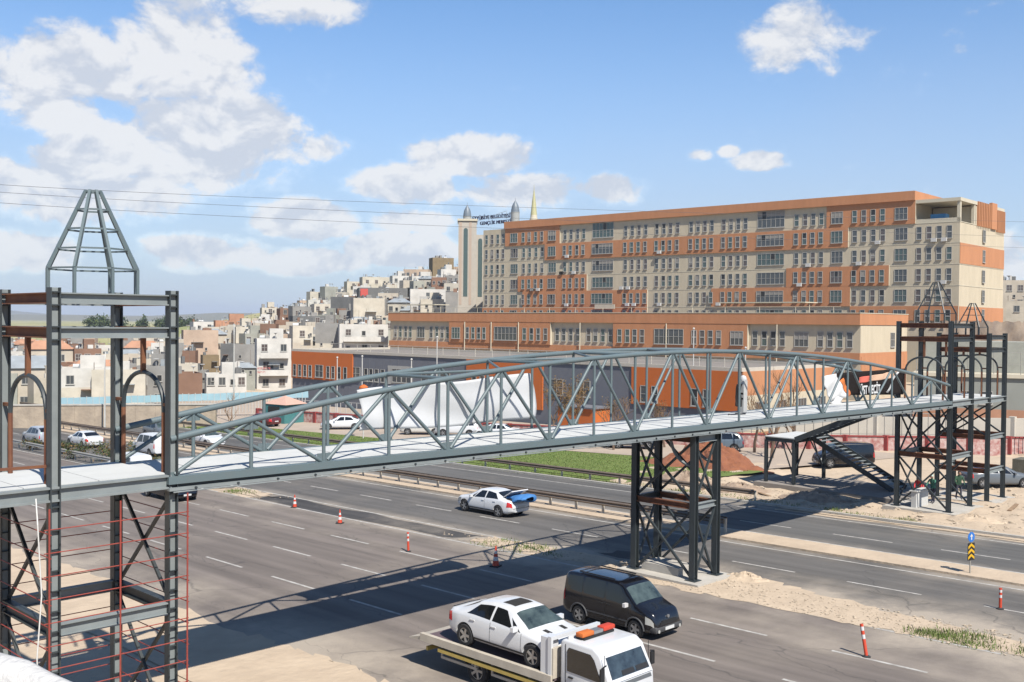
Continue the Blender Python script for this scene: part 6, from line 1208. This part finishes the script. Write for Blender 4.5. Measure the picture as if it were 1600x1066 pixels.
# ---------------------------------------------------------------- people at the far towers
M_skin = mat('skin', (.36, .21, .15), .6); M_jean = mat('dark_trousers', (.03, .03, .045), .9); M_hair = mat('dark_hair', (.015, .012, .01), .8)
def person(label, x, y, z, rz, top, bend=0.0, helmet=None, arm=((.25, .1, -.45), (.28, -.05, -.42))):
    """one skinned figure; bend leans the trunk forward"""
    t = thing('person', label, 'person', (x, y, z), rz, local=True); cb, sb = math.cos(bend), math.sin(bend)
    def up(a, h): return (a[0]*cb+h*sb, a[1], .92+h*cb-a[0]*sb)
    J = [((0, 0, .92), .14), (up((0, 0), .22), .13), (up((0, 0), .45), .155), (up((0, 0), .56), .06), (up((.02, 0), .66), .085), (up((.02, 0), .78), .09)]
    E_ = [(0, 1), (1, 2), (2, 3), (3, 4), (4, 5)]
    for s, av in ((1, arm[0]), (-1, arm[1])):
        i = len(J); sh = up((0, s*.19), .48); el = (sh[0]+av[0]*.55, sh[1]+s*.07, sh[2]+av[2]*.62); wr = (el[0]+.20, el[1]-s*.04, el[2]-.13); J += [(sh, .065), (el, .046), (wr, .034), ((wr[0]+.09, wr[1], wr[2]-.05), .03)]; E_ += [(2, i), (i, i+1), (i+1, i+2), (i+2, i+3)]
        k = len(J); fo = .12*s; J += [((0, s*.10, .86), .095), ((.06+fo*.4, s*.11, .47), .065), ((-.02+fo, s*.12, .09), .045), ((.15+fo, s*.13, .035), .04)]; E_ += [(0, k), (k, k+1), (k+1, k+2), (k+2, k+3)]
    me = bpy.data.meshes.new('body'); me.from_pydata([j[0] for j in J], E_, []); o = inst(me, 'body', t)
    md = o.modifiers.new('skin', 'SKIN'); md.use_smooth_shade = True
    for i, j in enumerate(J): me.skin_vertices[0].data[i].radius = (j[1], j[1])
    me.skin_vertices[0].data[0].use_root = True; o.modifiers.new('sub', 'SUBSURF').levels = 1; o.modifiers['sub'].render_levels = 2
    # clothing by height on the body itself
    m = bpy.data.materials.new('clothes'); m.use_nodes = True; nt = m.node_tree; g = nt.nodes.new('ShaderNodeTexCoord'); sp = nt.nodes.new('ShaderNodeSeparateXYZ'); nt.links.new(g.outputs['Object'], sp.inputs[0]); cr = nt.nodes.new('ShaderNodeValToRGB'); nt.links.new(sp.outputs['Z'], cr.inputs[0]); cr.color_ramp.interpolation = 'CONSTANT'
    e = cr.color_ramp.elements; e[0].color = (.03, .03, .045, 1); e[1].position = .9; e[1].color = (*top, 1); mp = nt.nodes.new('ShaderNodeMath'); b = nt.nodes['Principled BSDF']; nt.links.new(cr.outputs[0], b.inputs['Base Color']); b.inputs['Roughness'].default_value = .85; me.materials.append(m)
    hd = up((.03, 0), .72); MB().lathe((hd[0], hd[1], hd[2]-.12), [(.03, 0), (.075, .05), (.092, .12), (.09, .19), (.05, .245), (.01, .25)], 12).build('face', M_skin, t, smooth=True)
    MB().lathe((hd[0]-.012, hd[1], hd[2]-.0), [(.094, 0), (.104, .05), (.09, .11), (.045, .148), (.01, .15)], 12).build('helmet' if helmet else 'hair', helmet or M_hair, t, smooth=True)
    MB().box((hd[0]+.098, hd[1], hd[2]-.03), (.03, .025, .045)).build('nose', M_skin, t)
    for s in (-1, 1): MB().tube((hd[0]+.078, hd[1]+s*.032, hd[2]+.0), (hd[0]+.094, hd[1]+s*.032, hd[2]+.0), .011, 6).build('eye', M_hair, t); MB().box((hd[0], hd[1]+s*.094, hd[2]-.02), (.04, .02, .06)).build('ear', M_skin, t)
    return t
zg = gl(26)-.1
p = D(1450, 770, 61.3); person('worker in a red top bending over behind the concrete block', 62.9, 27.0, -.58, R(200), (.42, .03, .03), .75)
person('worker in green top and pale helmet beside the concrete block', 63.05, 26.2, -.58, R(170), (.03, .12, .08), .25, mat('pale_helmet', (.45, .60, .55), .4))
person('worker in dark green standing between the two far towers', 65.4, 25.6, -.55, R(215), (.015, .05, .025), .15)
# ---------------------------------------------------------------- air
hz = MB(); hz.b2((-600, -600, -60), (12500, 12500, 160)); o = hz.build('haze', None, None); o.data.materials.clear()
m = bpy.data.materials.new('haze'); m.use_nodes = True; nt = m.node_tree; nt.nodes.clear(); v = nt.nodes.new('ShaderNodeVolumePrincipled'); ou = nt.nodes.new('ShaderNodeOutputMaterial'); nt.links.new(v.outputs[0], ou.inputs['Volume'])
v.inputs['Color'].default_value = (.80, .87, 1.0, 1); v.inputs['Density'].default_value = 1.25e-4; v.inputs['Anisotropy'].default_value = .2
o.data.materials.append(m); tag(o, 'thin pale haze over the town and far hills', 'haze', kind='stuff')
